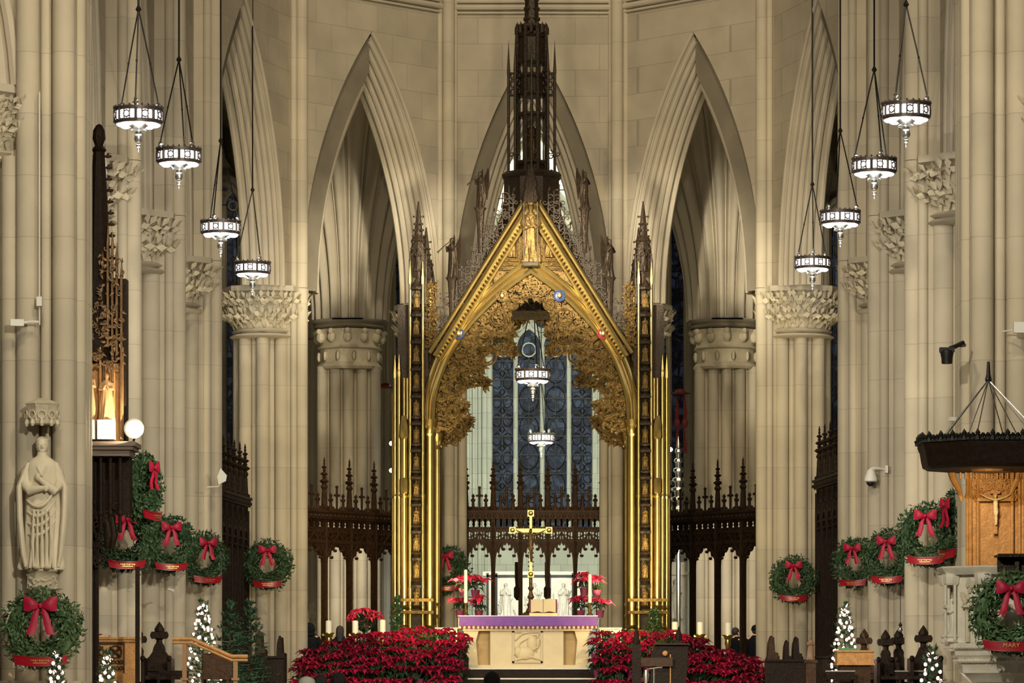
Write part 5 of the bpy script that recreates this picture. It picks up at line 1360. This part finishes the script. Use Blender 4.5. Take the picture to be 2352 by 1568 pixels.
for px0, px1, py, d, lb in ((592, 652, 1506, 65.5, 'low dark oak pew front left of the poinsettias'), (1760, 1852, 1514, 66.6, 'low dark oak pew front right of the poinsettias'), (1870, 1930, 1506, 66, 'low dark oak pew front behind the lit Christmas tree')):
    w_ = S(px1-px0, d)/2; t = thing('low_pew', lb, 'pew', (X((px0+px1)/2, d), d, FL2)); H = Z(py, d)-FL2
    m = MB(); m.box(-w_, w_, -.03, .03, 0, H-.04); m.build('panel', WOODD, t); m = MB(); m.box(-w_-.02, w_+.02, -.08, .06, H-.04, H); m.build('book_ledge', WOODD, t)
# carved wooden figure post near the right pews
d = 65; t = thing('carved_angel_post', 'small brown carved figure on a square oak post below the lone right wreath', 'statue', (X(1862, d), d, FL2)); H = Z(1515, d)-FL2
m = MB(); m.box(-.09, .09, -.09, .09, 0, H); m.box(-.12, .12, -.12, .12, H-.05, H); m.build('oak_post', WOODM, t); m = MB(); m.M = Matrix.Translation((0, 0, H)); robed(m, .42, 3, 'pray', 6); m.build('figure', mat('tan_oak', (.22, .13, .07), .5), t)
# row of dark music chairs at the bottom edge
for px, d, lb, mt in ((400, 58.9, 'dark wooden chair behind the handrail post', WOODD), (500, 59.3, 'brown chair with panelled back between the handrail posts', WOODM), (1930, 60.2, 'dark chair under the lectern', WOODD), (2090, 59.5, 'dark padded chair at the right below the close pair of stalls', WOODD)):
    t = thing('sanctuary_chair', lb, 'chair', (X(px, d), d, FL2)); H = Z(1540 if px != 500 else 1500, d)-FL2; w_ = .24
    m = MB(); m.box(-w_, w_, -.02, .03, .45, H); m.build('backrest', mt, t); m = MB(); m.box(-w_, w_, -.45, 0, .40, .46); m.build('seat', mt, t)
    for a in (-1, 1):
        for b in (-.42, -.0): m = MB(); m.box(a*(w_-.03)-.02, a*(w_-.03)+.02, b-.02, b+.02, 0, .40); m.build('leg', mt, t)
    m = MB(); m.box(-w_-.01, w_+.01, -.03, .04, H-.015, H+.005); m.build('top_rail', SILVER if px in (1930, 2090) else mt, t)
# wooden handrail, bottom left
d = 57.0; t = thing('stair_handrail', 'light oak handrail sloping down beside the lit Christmas tree', 'handrail', (X(480, d), d, FL1)); z = lambda py: Z(py, d)-FL1; u = lambda px: X(px, d)-X(480, d)
for dz, r, mt in ((0, .032, WOODL), (-.06, .022, WOODL)):
    m = MB(); m.tube([(u(396), 0, z(1467)+dz), (u(440), 0, z(1467)+dz), (u(532), 0, z(1507)+dz), (u(569), 0, z(1507)+dz)], r, 8); m.build('rail', mt, t)
for px, py in ((424, 1470), (541, 1510)):
    m = MB(); m.box(u(px)-.035, u(px)+.035, -.035, .035, 0, z(py)-.06); m.box(u(px)-.06, u(px)+.06, -.06, .06, z(1562), z(1556)); m.build('post', mat('light_oak_post', (.34, .19, .09), .5) if px == 424 else bpy.data.materials['light_oak_post'], t)

# lectern with green top, right
d = 60.6; t = thing('lectern', 'orange oak lectern with a green baize top and two thin microphones', 'lectern', (X(1963, d), d, FL2)); z = lambda py: Z(py, d)-FL2; u = lambda px: X(px, d)-X(1963, d)
m = MB(); m.box(u(1921), u(2005), -.2, .35, z(1524), z(1496)); m.box(u(1919), u(2007), -.23, .37, z(1527), z(1523)); m.box(u(1919), u(2007), -.23, .37, z(1497), z(1493)); m.build('slanted_box', WOODL, t)
m = MB(); m.add([(u(1928), -.1, z(1493)), (u(1970), -.1, z(1493)), (u(1966), .3, z(1487)), (u(1930), .3, z(1487)), (u(1928), .3, z(1493)), (u(1970), .3, z(1493))], [(0,1,2,3), (0,3,4), (1,5,2), (3,2,5,4), (0,4,5,1)]); m.build('green_top', GREEN, t)
m = MB(); m.box(u(1928), u(1998), -.15, .25, 0, z(1527)); m.build('lectern_body', WOODM, t)
for px, tx, ty in ((1928, 1942, 1450), (1997, 1976, 1447)):
    m = MB(); m.tube([(u(px), 0, z(1493)), (u((px*2+tx)/3), -.05, z(1475)), (u(tx), -.12, z(ty))], .006, 5); m.tube([(u(tx), -.12, z(ty)), (u(tx)+.01, -.15, z(ty)-.03)], .012, 6); m.build('microphone', SILVER, t)
# dark oak kneeler chair with finials, centre right
d = 63; t = thing('oak_kneeler', 'dark oak prayer kneeler with two finials before the right poinsettias', 'kneeler', (X(1510, d), d, FL2)); z = lambda py: Z(py, d)-FL2; u = lambda px: X(px, d)-X(1510, d)
m = MB(); m.box(u(1452), u(1472), -.05, .05, 0, z(1478)); m.lathe([(.06, 0), (.07, .05), (.04, .12), (.045, .2), (.0, .32)], (u(1462), 0, z(1480)), 8); m.build('finial_post', WOODD, t)
m = MB(); m.box(u(1552), u(1568), .25, .33, 0, z(1470)); m.lathe([(.055, 0), (.06, .1), (.03, .18), (0, .26)], (u(1560), .29, z(1470)), 8); m.build('rear_finial_post', WOODD, t)
m = MB(); m.box(u(1472), u(1545), -.04, .04, z(1530), z(1510)); m.build('lower_rail', WOODM, t)
m = MB(); m.prism([(u(1495), 0), (u(1495), z(1505)), (u(1505), z(1480)), (u(1582), z(1480)), (u(1573), 0)], .08, .3); m.build('desk_front', WOODD, t)
m = MB(); m.box(u(1502), u(1584), -.02, .36, z(1480), z(1477)); m.build('sloping_top', WOODM, t)
m = MB(); m.ell((u(1528), .04, z(1500)), (.05, .03, .05), 10, 6); m.cyl(u(1540), .05, 0, z(1502), .012, 6); m.build('carved_boss', WOODL, t)
d = 61; t = thing('brass_processional_stand', 'short polished brass stand before the dark oak kneeler', 'stand', (X(1508, d), d, FL2)); z = lambda py: Z(py, d)-FL2; u = lambda px: X(px, d)-X(1508, d)
m = MB(); m.tube([(u(1486), 0, z(1536)), (u(1518), 0, z(1532))], .012, 6); m.ell((u(1488), 0, z(1536)), (.03, .03, .02), 8, 5); m.ell((u(1518), 0, z(1532)), (.03, .03, .02), 8, 5); m.cyl(u(1502), 0, .02, z(1534), .014, 8); m.build('cross_arm', SILVER, t)
m = MB(); m.lathe([(.09, 0), (.08, .02), (.03, .05), (.045, .15), (.03, z(1568)), (.05, z(1550)), (.035, z(1538))], (u(1484), 0, 0), 12); m.build('fluted_stem', SILVER, t)

# ------------------------------------------------------------------ pulpit, right
PD = 50.0; PX = X(2285, PD)
t = thing('sounding_board', 'dark oak pulpit sounding board with pierced crown hung on wires', 'canopy', (PX, PD+.4, Z(1075, PD))); z = lambda py: Z(py, PD)-Z(1075, PD); r0 = S(178, PD)
m = MB(); m.lathe([(r0*.86, 0), (r0*.93, .04), (r0*.95, .12), (r0*.97, .25), (r0, .32), (r0, .36), (r0*.96, .37)], n=8, ph=pi/8); m.build('moulded_rim', WOODD, t, 25)
m = MB(); m.lathe([(.02, .03), (r0*.86, .0)], n=8, ph=pi/8, caps=False); m.lathe([(r0*.3, .0), (r0*.28, -.03), (.02, -.05)], n=8, ph=pi/8); m.build('panelled_soffit', WOODM, t, 20)
m = MB()
P8 = [(r0*cos(pi/8+k*pi/4), r0*sin(pi/8+k*pi/4)) for k in range(8)]
for k in range(8):
    (xa, ya), (xb, yb) = P8[k], P8[(k+1) % 8]
    for j in range(12):
        f = (j+.5)/12; x, y = xa+(xb-xa)*f, ya+(yb-ya)*f; hh = .16 if j % 3 == 1 else .11
        m.lathe([(.05, .36), (.02, .36+hh*.4), (.04, .36+hh*.65), (.0, .36+hh)], (x, y, 0), 5); m.tube([(x-.02, y, .37), (x-.04, y, .42), (x+.02, y, .45), (x+.045, y, .40)], .012, 4)
m.build('pierced_crown', IRON, t)
m = MB()
ax, ay, az = 0, .35, Z(862, PD)-Z(1075, PD)
for k in range(8): m.tube([(P8[k][0]*.75, P8[k][1]*.75, .36), (ax, ay, az)], .009, 5)
m.build('suspension_wire', SILVER, t)
m = MB(); m.lathe([(.03, 0), (.05, .04), (.03, .12), (.02, .3)], (ax, ay, az-.04), 8); m.build('hanging_bracket', IRON, t)
# back panel
t = thing('pulpit_back_panel', 'honey oak carved back panel of the pulpit with columns', 'panel', (PX, PD+1.15, Z(1300, PD))); z = lambda py: Z(py, PD+1.1)-Z(1300, PD+0); u = lambda px: X(px, PD+1.1)-PX
m = MB(); m.box(u(2222), u(2350), 0, .08, z(1300), z(1085)); m.build('panel_board', WOODL, t)
m = MB()
for px in (2222, 2229, 2246, 2325, 2342, 2350): m.cyl(u(px), -.05, z(1300), z(1085), .025, 8); m.lathe([(.03, 0), (.045, .03), (.03, .06)], (u(px), -.05, z(1145)), 8)
m.build('colonette', WOODL, t)
m = MB()
for k in range(14):
    px = 2205+k*12; m.box(u(px)-.012, u(px)+.012, -.12, -.05, z(1100), z(1066))
m.box(u(2200), u(2372), -.16, .0, z(1082), z(1076)); m.box(u(2200), u(2372), -.16, .06, z(1066), z(1060))
for s in (-1, 1): m.tube([(s*.50, -.05, z(1075)), (s*.46, -.05, z(1100)), (s*.38, -.05, z(1125)), (s*.34, -.05, z(1150))], [.06, .05, .04, .03], 8)
for k in range(60): q = rnd.uniform(0, 6.28); curl(m, (u(rnd.uniform(2232, 2342)), z(rnd.uniform(1085, 1122))), .05, q, 1, .010, 1, -.04)
m.build('carved_frieze', WOODL, t)
m = MB(); c = u(2287)
for k in range(9):
    a = pi*k/8; m.tube([(c+.26*cos(a)+.045*cos(q), -.03, z(1140)+.16*sin(a)+.045*sin(q)) for q in [2*pi*j/10 for j in range(10)]], .018, 6, True)
m.box(c-.3, c+.3, -.04, .0, z(1150), z(1137)); m.build('cusped_head', WOODL, t)
t = thing('pulpit_crucifix', 'pale carved crucifix mounted on the lit pulpit back panel', 'crucifix', (X(2287, PD+1.0), PD+1.05, Z(1225, PD+1))); z = lambda py: Z(py, PD+1)-Z(1225, PD+1)
m = MB(); m.box(-.03, .03, 0, .03, 0, z(1125)); m.box(-.26, .26, 0, .03, z(1150), z(1143)); m.box(-.07, .07, -.01, .03, z(1133), z(1127)); m.build('wooden_cross', WOODL, t)
m = MB(); m.M = Matrix.Translation((0, -.03, z(1205))); corpus(m, .44); m.build('corpus', CREAMP, t)
spot('pulpit_lamp', (PX-.2, PD-.3, Z(1095, PD)), (PX, PD+1.2, Z(1190, PD)), 55, (1, .72, .36), 120, .6, .05)
# marble body
t = thing('marble_pulpit', 'pale carved marble pulpit with niche saints on a flared base', 'pulpit', (PX+.03, PD-.1, FL1)); z = lambda py: Z(py, PD)-FL1; r = S(146, PD)
m = MB(); m.lathe([(r*.90, z(1322)), (r*.93, z(1318)), (r*.98, z(1310)), (r, z(1306)), (r, z(1303)), (r*.8, z(1301.5))], n=8, ph=pi/8); m.build('moulded_rim', MARBLE, t, 25)
m = MB(); m.lathe([(r*.78, z(1478)), (r*.78, z(1322))], n=8, ph=pi/8); m.build('octagonal_drum', MARBLE, t, 25)
m = MB(); m.lathe([(.25, 0), (.28, z(1568)), (r*.45, z(1566)), (r*.58, z(1548)), (r*.62, z(1545)), (r*.63, z(1530)), (r*.72, z(1510)), (r*.76, z(1505)), (r*.77, z(1495)), (r*.84, z(1490)), (r*.86, z(1484)), (r*.86, z(1478)), (r*.78, z(1476))], n=8, ph=pi/8)
for k in range(8):
    for j in range(9):
        a0, a1 = pi/8+k*pi/4, pi/8+(k+1)*pi/4; f = (j+.5)/9; q = r*.86
        m.ell((q*(cos(a0)+(cos(a1)-cos(a0))*f), q*(sin(a0)+(sin(a1)-sin(a0))*f), z(1487)), (.025, .025, .02), 6, 4)
        m.ell((q*.80*(cos(a0)+(cos(a1)-cos(a0))*f), q*.80*(sin(a0)+(sin(a1)-sin(a0))*f), z(1518)), (.05, .05, .03), 6, 4)
m.build('flared_base', MARBLE, t, 30)
for k in range(3, 8):
    a = pi/8+k*pi/4; q = r*.82; x, y = q*cos(a), q*sin(a)
    m = MB(); m.lathe([(.06, z(1478)), (.10, z(1474)), (.08, z(1466)), (.10, z(1462)), (.07, z(1455)), (.04, z(1452))], (x, y, 0), 8)
    for dx in (-.09, .09): m.cyl(x+dx*-sin(a), y+dx*cos(a), z(1470), z(1345), .02, 8)
    m.lathe([(.10, z(1345)), (.12, z(1340)), (.13, z(1325)), (.13, z(1320))], (x, y, 0), 8); m.build('niche_frame', MARBLE, t)
    m = MB(); m.M = Matrix.Translation((x, y, z(1455))) @ Matrix.Rotation(a+pi/2, 4, 'Z'); robed(m, S(80, PD), k, 'fold', 6, w_=.95); m.build('niche_saint', MARBLE, t)
    a2 = a+pi/8; q2 = r*.74; m = MB(); m.M = Matrix.Translation((q2*cos(a2), q2*sin(a2), 0)) @ Matrix.Rotation(a2+pi/2, 4, 'Z')
    m.cyl(0, -.02, z(1475), z(1400), .035, 8); m.lathe([(.05, z(1400)), (.09, z(1396)), (.07, z(1390))], (0, -.02, 0), 8)
    for j in range(16): m.ell((rnd.uniform(-.12, .12), -.01, rnd.uniform(z(1385), z(1332))), (.035, .03, .045), 6, 4)
    m.build('relief_panel', CARVE, t)
d = PD-1.15; t = thing('reading_desk', 'dark metal reading desk clamped on the pulpit rim above the large wreath', 'lectern', (X(2335, d), d, Z(1316, d))); m = MB()
m.box(-.28, .28, -.2, .25, .22, .25); m.box(-.03, .03, -.03, .03, 0, .22); m.box(-.25, .25, .1, .14, .02, .22); m.build('desk_plate', BRONZE, t); m = MB(); m.tube([(-.28, -.2, .25), (.28, -.2, .25)], .014, 6); m.build('gilt_edge', BRASS, t)

# ------------------------------------------------------------------ Christmas trees
def fir(loc, h, r, label, lights=0, seed=1, matl=FIR, dens=1.0, fl=None, cat='tree', spread=1.0):
    rn = random.Random(seed); t = thing('fir_tree', label, cat, loc)
    m = MB(); m.tube([(0, 0, 0), (0, 0, h*.97)], [.035, .008], 6); m.build('trunk', WOODM, t)
    m = MB(); n = int(34*dens*h+20)
    for i in range(n):
        f = i/n; z = h*(.10+.87*f); a = i*2.4+rn.uniform(-.3, .3); L = r*(1-f)**.85*rn.uniform(.7, 1.1)+.04
        tip = Vector((cos(a)*L, sin(a)*L, z-.10*L+rn.uniform(0, .1))); b = Vector((0, 0, z))
        m.tube([b, tip], [.008, .003], 3)
        for j in range(int(14+L*46)):
            u = rn.uniform(.15, 1.05); p = b+(tip-b)*u; q = rn.uniform(0, 6.28); dv = (tip-b).normalized()*.8+Vector((cos(q), sin(q), rn.uniform(-.3, .9)))*.6
            m.leaf(p, dv, (0, 0, 1), rn.uniform(.07, .12), .036, .2)
    m.build('needles', matl, t, 0)
    if lights:
        b = MB(); b.ell((0, 0, 0), (.025, .025, .030), 8, 6); proto = None
        for k in range(lights):
            f = k/lights; a = k*2.4; L = r*(1-f)**.85*.95+.03; p = (cos(a)*L, sin(a)*L, h*(.12+.86*f)+rn.uniform(-.04, .04))
            if proto is None: proto = b.build('fairy_light', BULB, t)
            o = proto if k == 0 else bpy.data.objects.new('fairy_light', proto.data)
            if k: COL.objects.link(o); o.parent = t
            o.location = p
        l = bpy.data.lights.new('tree_glow', 'POINT'); l.energy = 10; l.color = (1, .78, .62); l.shadow_soft_size = .2
        g = bpy.data.objects.new('tree_glow', l); COL.objects.link(g); g.location = (loc[0], loc[1]-r-.25, loc[2]+h*.5)
    return t
def tree(px, pt, d, r, label, lights, seed, fl=FL2, **k):
    return fir((X(px, d), d, fl), Z(pt, d)-fl, r, label, lights, seed, **k)
tree(466, 1376, 62.5, .34, 'Christmas tree covered in warm fairy lights behind the oak handrail', 80, 3)
tree(246, 1500, 52.5, .26, 'small fairy lit Christmas tree before the carved honey oak desk', 60, 4, FL1)
tree(130, 1497, 51.2, .22, 'narrow fairy lit Christmas tree before the big left pier', 60, 5, FL1)
tree(1940, 1386, 64, .30, 'Christmas tree covered in warm fairy lights behind the orange oak lectern', 95, 6)
tree(2140, 1490, 52.0, .32, 'fairy lit Christmas tree at the foot of the marble pulpit', 45, 7, FL1)
tree(528, 1385, 63.2, .50, 'plain dark green fir in a pot behind the handrail, left of the pair', 0, 8)
tree(576, 1380, 64.9, .46, 'plain dark green fir in a pot behind the handrail, right of the pair', 0, 9)
tree(912, 1368, 73.4, .26, 'slim fir tree standing before the left gilded column', 0, 10, dens=1.2)
t = fir((X(1503, 73.4), 73.4, FL2), Z(1400, 73.4)-FL2, .30, 'slim leafy green plant before the right gilded column', 0, 11, LEAFL, 1.0)
m = MB(); rn = random.Random(2)
for k in range(160): a = rn.uniform(0, 6.28); f = rn.random(); m.leaf((.15*cos(a)*(1-f), .15*sin(a)*(1-f), 1.1+f*.7), (cos(a), sin(a), rn.uniform(-.3, .8)), (0,0,1), .16, .07, 1)
m.build('broad_leaves', LEAFL, t, 0)

# ------------------------------------------------------------------ people
def person(loc, rz, h, label, coat, head='hair', hat=None, skin=SKIN, long_hair=False, hood=None, arms='down'):
    t = thing('person', label, 'person', loc, rz); k = h/1.75
    V = []; E = []; Rd = []
    def j(p, r, par=None):
        V.append(tuple(c*k for c in p)); Rd.append(r*k)
        if par is not None: E.append((par, len(V)-1))
        return len(V)-1
    pel = j((0, 0, .95), .15); sp = j((0, .01, 1.15), .135, pel); ch = j((0, .02, 1.34), .155, sp); nk = j((0, .01, 1.49), .06, ch); hd = j((0, -.01, 1.58), .075, nk); j((0, -.005, 1.68), .085, hd)
    for s in (-1, 1):
        hp = j((s*.09, 0, .88), .10, pel); kn = j((s*.10, -.01, .50), .065, hp); an = j((s*.10, .01, .10), .045, kn); j((s*.10, -.13, .045), .04, an)
        sh = j((s*.17, .02, 1.41), .07, ch); el = j((s*.23, .03, 1.13), .047, sh)
        wr = j((s*.20, -.10, .92), .032, el) if arms == 'down' else j((s*.06, -.24, 1.08), .03, el)
        pm = j((V[wr][0]/k*.98, V[wr][1]/k-.03, V[wr][2]/k-.06), .032, wr)
        for q in range(4):
            b = V[pm]; f1 = j((b[0]/k+(q-1.5)*.018, b[1]/k-.015, b[2]/k-.045-.004*(1-abs(q-1.5))), .009, pm); j((V[f1][0]/k, V[f1][1]/k-.015, V[f1][2]/k-.035), .008, f1)
        th = j((V[wr][0]/k-s*.03, V[wr][1]/k-.03, V[wr][2]/k-.045), .011, wr); j((V[th][0]/k-s*.005, V[th][1]/k-.015, V[th][2]/k-.035), .009, th)
    me = bpy.data.meshes.new('body'); me.from_pydata(V, E, []); o = bpy.data.objects.new('body', me); COL.objects.link(o)
    md = o.modifiers.new('s', 'SKIN'); sd = o.modifiers.new('u', 'SUBSURF'); sd.levels = 2; sd.render_levels = 2
    for i, sv in enumerate(me.skin_vertices[0].data): sv.radius = (Rd[i], Rd[i]*(.8 if i in (0, 1, 2) else 1)); sv.use_root = (i == 0)
    dg = bpy.context.evaluated_depsgraph_get(); m2 = bpy.data.meshes.new_from_object(o.evaluated_get(dg)); bpy.data.objects.remove(o)
    b = bpy.data.objects.new('body', m2); COL.objects.link(b); b.parent = t; m2.materials.clear(); m2.materials.append(skin); m2.polygons.foreach_set('use_smooth', [True]*len(m2.polygons))
    m = MB(); hz = 1.64
    m.ell((0, -.100*k, (hz-.02)*k), (.013*k, .022*k, .020*k), 8, 6)
    for s in (-1, 1): m.ell((s*.088*k, 0, (hz-.015)*k), (.012*k, .022*k, .032*k), 8, 6)
    m.build('nose_and_ears', skin, t)
    m = MB()
    for s in (-1, 1): m.ell((s*.032*k, -.083*k, (hz+.01)*k), (.013*k, .008*k, .008*k), 8, 5)
    m.build('eyes', IRON, t); m = MB(); m.ell((0, -.088*k, (hz-.06)*k), (.026*k, .008*k, .008*k), 8, 5); m.build('mouth', RED, t)
    # coat: loft from hem to collar plus sleeves
    m = MB(); rows = []
    for z_, rx, ry in ((.42, .25, .19), (.60, .235, .18), (.85, .215, .165), (1.05, .20, .155), (1.25, .225, .165), (1.36, .235, .160), (1.43, .205, .14), (1.48, .13, .11), (1.53, .085, .09)):
        rows.append([(rx*k*cos(a)*(1+.02*sin(7*a)), ry*k*sin(a)*(1+.02*sin(5*a)), z_*k) for a in [2*pi*i/28 for i in range(28)]])
    m.grid(rows, True)
    for s in (-1, 1): m.tube([(s*.17*k, .02*k, 1.42*k), (s*.235*k, .03*k, 1.28*k), (s*.25*k, .03*k, 1.12*k), ((s*.215 if arms == 'down' else s*.10)*k, (-.07 if arms == 'down' else -.21)*k, (.96 if arms == 'down' else 1.07)*k)], [.085*k, .078*k, .068*k, .052*k], 12)
    m.build('coat', coat, t, 60)
    m = MB()
    if hood: m.ell((0, .02*k, 1.63*k), (.135*k, .14*k, .17*k), 16, 12); m.tube([(.1*cos(q)*k, .03*k+.09*sin(q)*k, 1.50*k) for q in [2*pi*i/12 for i in range(12)]], .05*k, 8, True); m.build('hood', hood, t)
    else:
        m.ell((0, .018*k, 1.665*k), (.099*k, .105*k, .112*k), 16, 12)
        if long_hair: m.tube([(0, .05*k, 1.66*k), (0, .09*k, 1.5*k), (0, .12*k, 1.36*k)], [.10*k, .10*k, .07*k], 12)
        m.build('hair', HAIR, t)
    if hat: m = MB(); m.lathe([(.108*k, 1.66*k), (.113*k, 1.70*k), (.10*k, 1.75*k), (.06*k, 1.785*k), (.0, 1.80*k)], (0, .015*k, 0), 18); m.tube([(.112*k*cos(q), .015*k+.112*k*sin(q), 1.665*k) for q in [2*pi*i/18 for i in range(18)]], .014*k, 6, True); m.build('knit_cap', hat, t)
    m = MB()
    for s in (-1, 1): m.tube([(s*.09*k, 0, .75*k), (s*.10*k, 0, .48*k), (s*.10*k, .01*k, .07*k)], [.095*k, .075*k, .06*k], 12)
    m.build('trousers', COATG, t); m = MB()
    for s in (-1, 1): m.ell((s*.10*k, -.05*k, .045*k), (.05*k, .135*k, .045*k), 12, 8)
    m.build('shoes', IRON, t)
    return t
def stand(px, pt, d, lb, fl=FL2, rz=pi, top=1.75, **k):
    h = (Z(pt, d)-fl)*1.75/top
    return person((X(px, d), d, fl), rz, h, lb, k.pop('coat', COATB), **k)
stand(711, 1429, 87.4, 'person in a dark hooded coat seen from behind through the left screen', coat=COATG, hood=COATG, top=1.80)
stand(781, 1436, 87.0, 'person with long brown hair seen from behind, right of the hooded one', coat=COATG, long_hair=True, top=1.775)
stand(1736, 1434, 87.2, 'person in a black cap and long black coat seen from behind at right', hat=COATB, top=1.80, rz=pi-.2)
stand(1690, 1440, 87.4, 'person in black mostly hidden by a post of the right screen', top=1.775, rz=pi-.8)
stand(705, 1552, 44.0, 'person in a pale knit hat in front of the left poinsettia bank', fl=FL0, hat=HATW, top=1.80, coat=COATG)
stand(776, 1543, 43.2, 'person with short dark hair in front of the left poinsettia bank', fl=FL0, top=1.775, rz=pi+.4)
stand(1130, 1541, 42.0, 'person with dark hair below the altar steps', fl=FL0, top=1.775)
stand(735, 1548, 46.0, 'person with dark hair between the pale hat and the nearer dark head', fl=FL0, top=1.775)

# ------------------------------------------------------------------ small fittings
t = thing('dome_camera', 'white dome security camera on an arm on the right arcade', 'camera', at(2000, 1095, 68.2)); m = MB(); m.lathe([(.03, .16), (.07, .12), (.10, .04), (.125, -.02), (.125, -.08), (.09, -.10)], n=16); m.build('housing', WPL, t)
m = MB(); m.ell((0, 0, -.10), (.085, .085, .08), 14, 8); m.build('dark_dome', IRON, t); m = MB(); m.tube([(0, 0, .15), (.06, .0, .17), (.30, .1, .15), (.42, .25, .15)], .025, 6); m.box(.28, .33, .0, .3, .08, .22); m.build('wall_arm', WPL, t)
t = thing('box_camera', 'small white box security camera on the big left pier', 'camera', at(45, 741, 53.55)); m = MB(); m.box(-.14, .06, -.05, .05, -.05, .05, .2); m.build('camera_body', WPL, t); m = MB(); m.tube([(.05, 0, 0), (.16, .05, .02), (.27, .1, .02)], .02, 6); m.tube([(.05, 0, 0), (.08, .3, 0)], .02, 6); m.build('bracket', WPL, t)
t = thing('cable_conduit', 'thin white conduit running down the big left pier', 'conduit', at(91, 700, 53.7)); m = MB(); m.cyl(0, 0, -.3, 3.2, .010, 6); m.build('pipe', WPL, t); m = MB(); m.box(-.04, .04, -.05, .03, -.02, .12); m.build('junction_box', WPL, t)
t = thing('box_camera', 'small white box camera high at the right edge on the big right pier', 'camera', at(2340, 752, 53.5)); m = MB(); m.box(-.08, .12, -.05, .05, -.08, .08); m.build('camera_body', WPL, t); m = MB(); m.tube([(-.1, 0, -.04), (-.22, .2, -.04)], .012, 6); m.build('bracket', WPL, t)
t = thing('box_camera', 'tiny white camera fixed left of the pulpit canopy wires', 'camera', at(2191, 962, 53.3)); m = MB(); m.box(-.07, .02, -.04, .04, -.03, .03, .4); m.build('camera_body', WPL, t); m = MB(); m.tube([(0, 0, 0), (.12, .2, .02)], .015, 6); m.build('bracket', WPL, t)
t = thing('wall_spotlight', 'tiny white fitting on the shaded left pier under the wreaths', 'lamp', at(393, 1356, 66.9)); m = MB(); m.tube([(-.06, 0, .03), (.06, -.05, -.01)], [.02, .03], 8); m.build('lamp_head', WPL, t); m = MB(); m.tube([(0, 0, .01), (0, .3, 0)], .012, 6); m.build('bracket', WPL, t)
t = thing('stage_light', 'black moving stage light clamped on the big right pier', 'lamp', at(2175, 815, 53.2)); m = MB(); m.lathe([(.08, -.13), (.085, -.05), (.10, .02), (.10, .06), (.06, .08)], (0, 0, 0), 12); m.build('lamp_head', IRON, t)
m = MB(); m.box(-.11, .11, -.06, .06, .04, .11); m.tube([(.05, 0, .10), (.12, .05, .13), (.26, .15, .20)], .035, 8); m.tube([(.22, .1, .15), (.3, .35, .18)], .03, 6); m.build('clamp_arm', IRON, t)
t = thing('loudspeaker_panel', 'small white kite shaped loudspeaker on a thin arm left of the dark gap', 'speaker', at(508, 1097, 74.7)); m = MB(); m.prism([(-.05, -.14), (-.08, .02), (-.01, .20), (.12, .05), (.10, -.07)], -.03, .03); m.build('speaker_body', WPL, t); m = MB(); m.tube([(-.02, 0, -.12), (-.05, 0, -.18), (-.30, .05, -.19)], .012, 6); m.build('bracket', WPL, t)
# cardinals' hats hanging high in the ambulatory
for px, d, lb in ((1562, 90.0, 'flat dark red tasselled hat hanging right of the baldachin'), (886, 91.0, 'flat dark red hat hanging left of the baldachin')):
    t = thing('hanging_galero', lb, 'hat', at(px, 903 if px > 1000 else 889, d)); m = MB(); m.lathe([(.27, -.01), (.28, .0), (.14, .03), (.12, .08), (.05, .11), (.0, .115)], n=20); m.build('brim', COPAL, t)
    m = MB(); m.cyl(0, 0, .1, 8.3, .006, 4); m.build('hanging_wire', IRON, t)
    m = MB()
    for s in ((1, -.6) if px > 1000 else ()): m.tube([(s*.1, 0, 0), (s*.13, 0, -.5), (s*.10, 0, -.9), (s*.14, 0, -1.5)], [.02, .05, .03, .05], 6); m.ell((s*.12, 0, -.75), (.08, .06, .12), 8, 5)
    if px > 1000: m.build('tassels', COPAL, t)
# silvery tiered shrine lamp and small bright lamps seen beside the right gilded column
d = 88.5; t = thing('tiered_votive_lamp', 'tall glittering silver tiered ornament behind the right gilded column', 'ornament', (X(1558, d), d, FL2)); z = lambda py: Z(py, d)-FL2
m = MB(); pr = [(.3, 0), (.3, .1), (.06, .2), (.06, z(1200))]
for k in range(8): py = 1192-k*22; r = .24-.022*k; pr += [(r, z(py)), (r*.92, z(py-6)), (r*.45, z(py-9)), (r*.5, z(py-18))]
pr += [(.0, z(1000))]; m.lathe(pr, n=10); m.build('silver_tiers', SILVER, t, 20)
for i, (px, py, d, lb) in enumerate(((1540, 1032, 88, 'tiny bright lamp beside the right gilded column, upper'), (899, 1080, 88, 'tiny bright lamp beside the left gilded column, lower'), (899, 1018, 88, 'tiny bright lamp beside the left gilded column, upper'), (2068, 1445, 62.5, 'small glass sconce on the shaded right pier above the stalls'))):
    t = thing('small_lamp', lb, 'lamp', at(px, py, d)); m = MB(); m.ell((0, 0, 0), (.055, .055, .055) if i < 3 else (.04, .04, .05), 10, 7); m.build('globe', LAMPG if i < 3 else SILVER, t); m = MB(); m.lathe([(.02, .05), (.035, .07), (.01, .12)], n=8); m.cyl(0, 0, .1, .8, .006, 4); m.build('fitting', IRON, t)
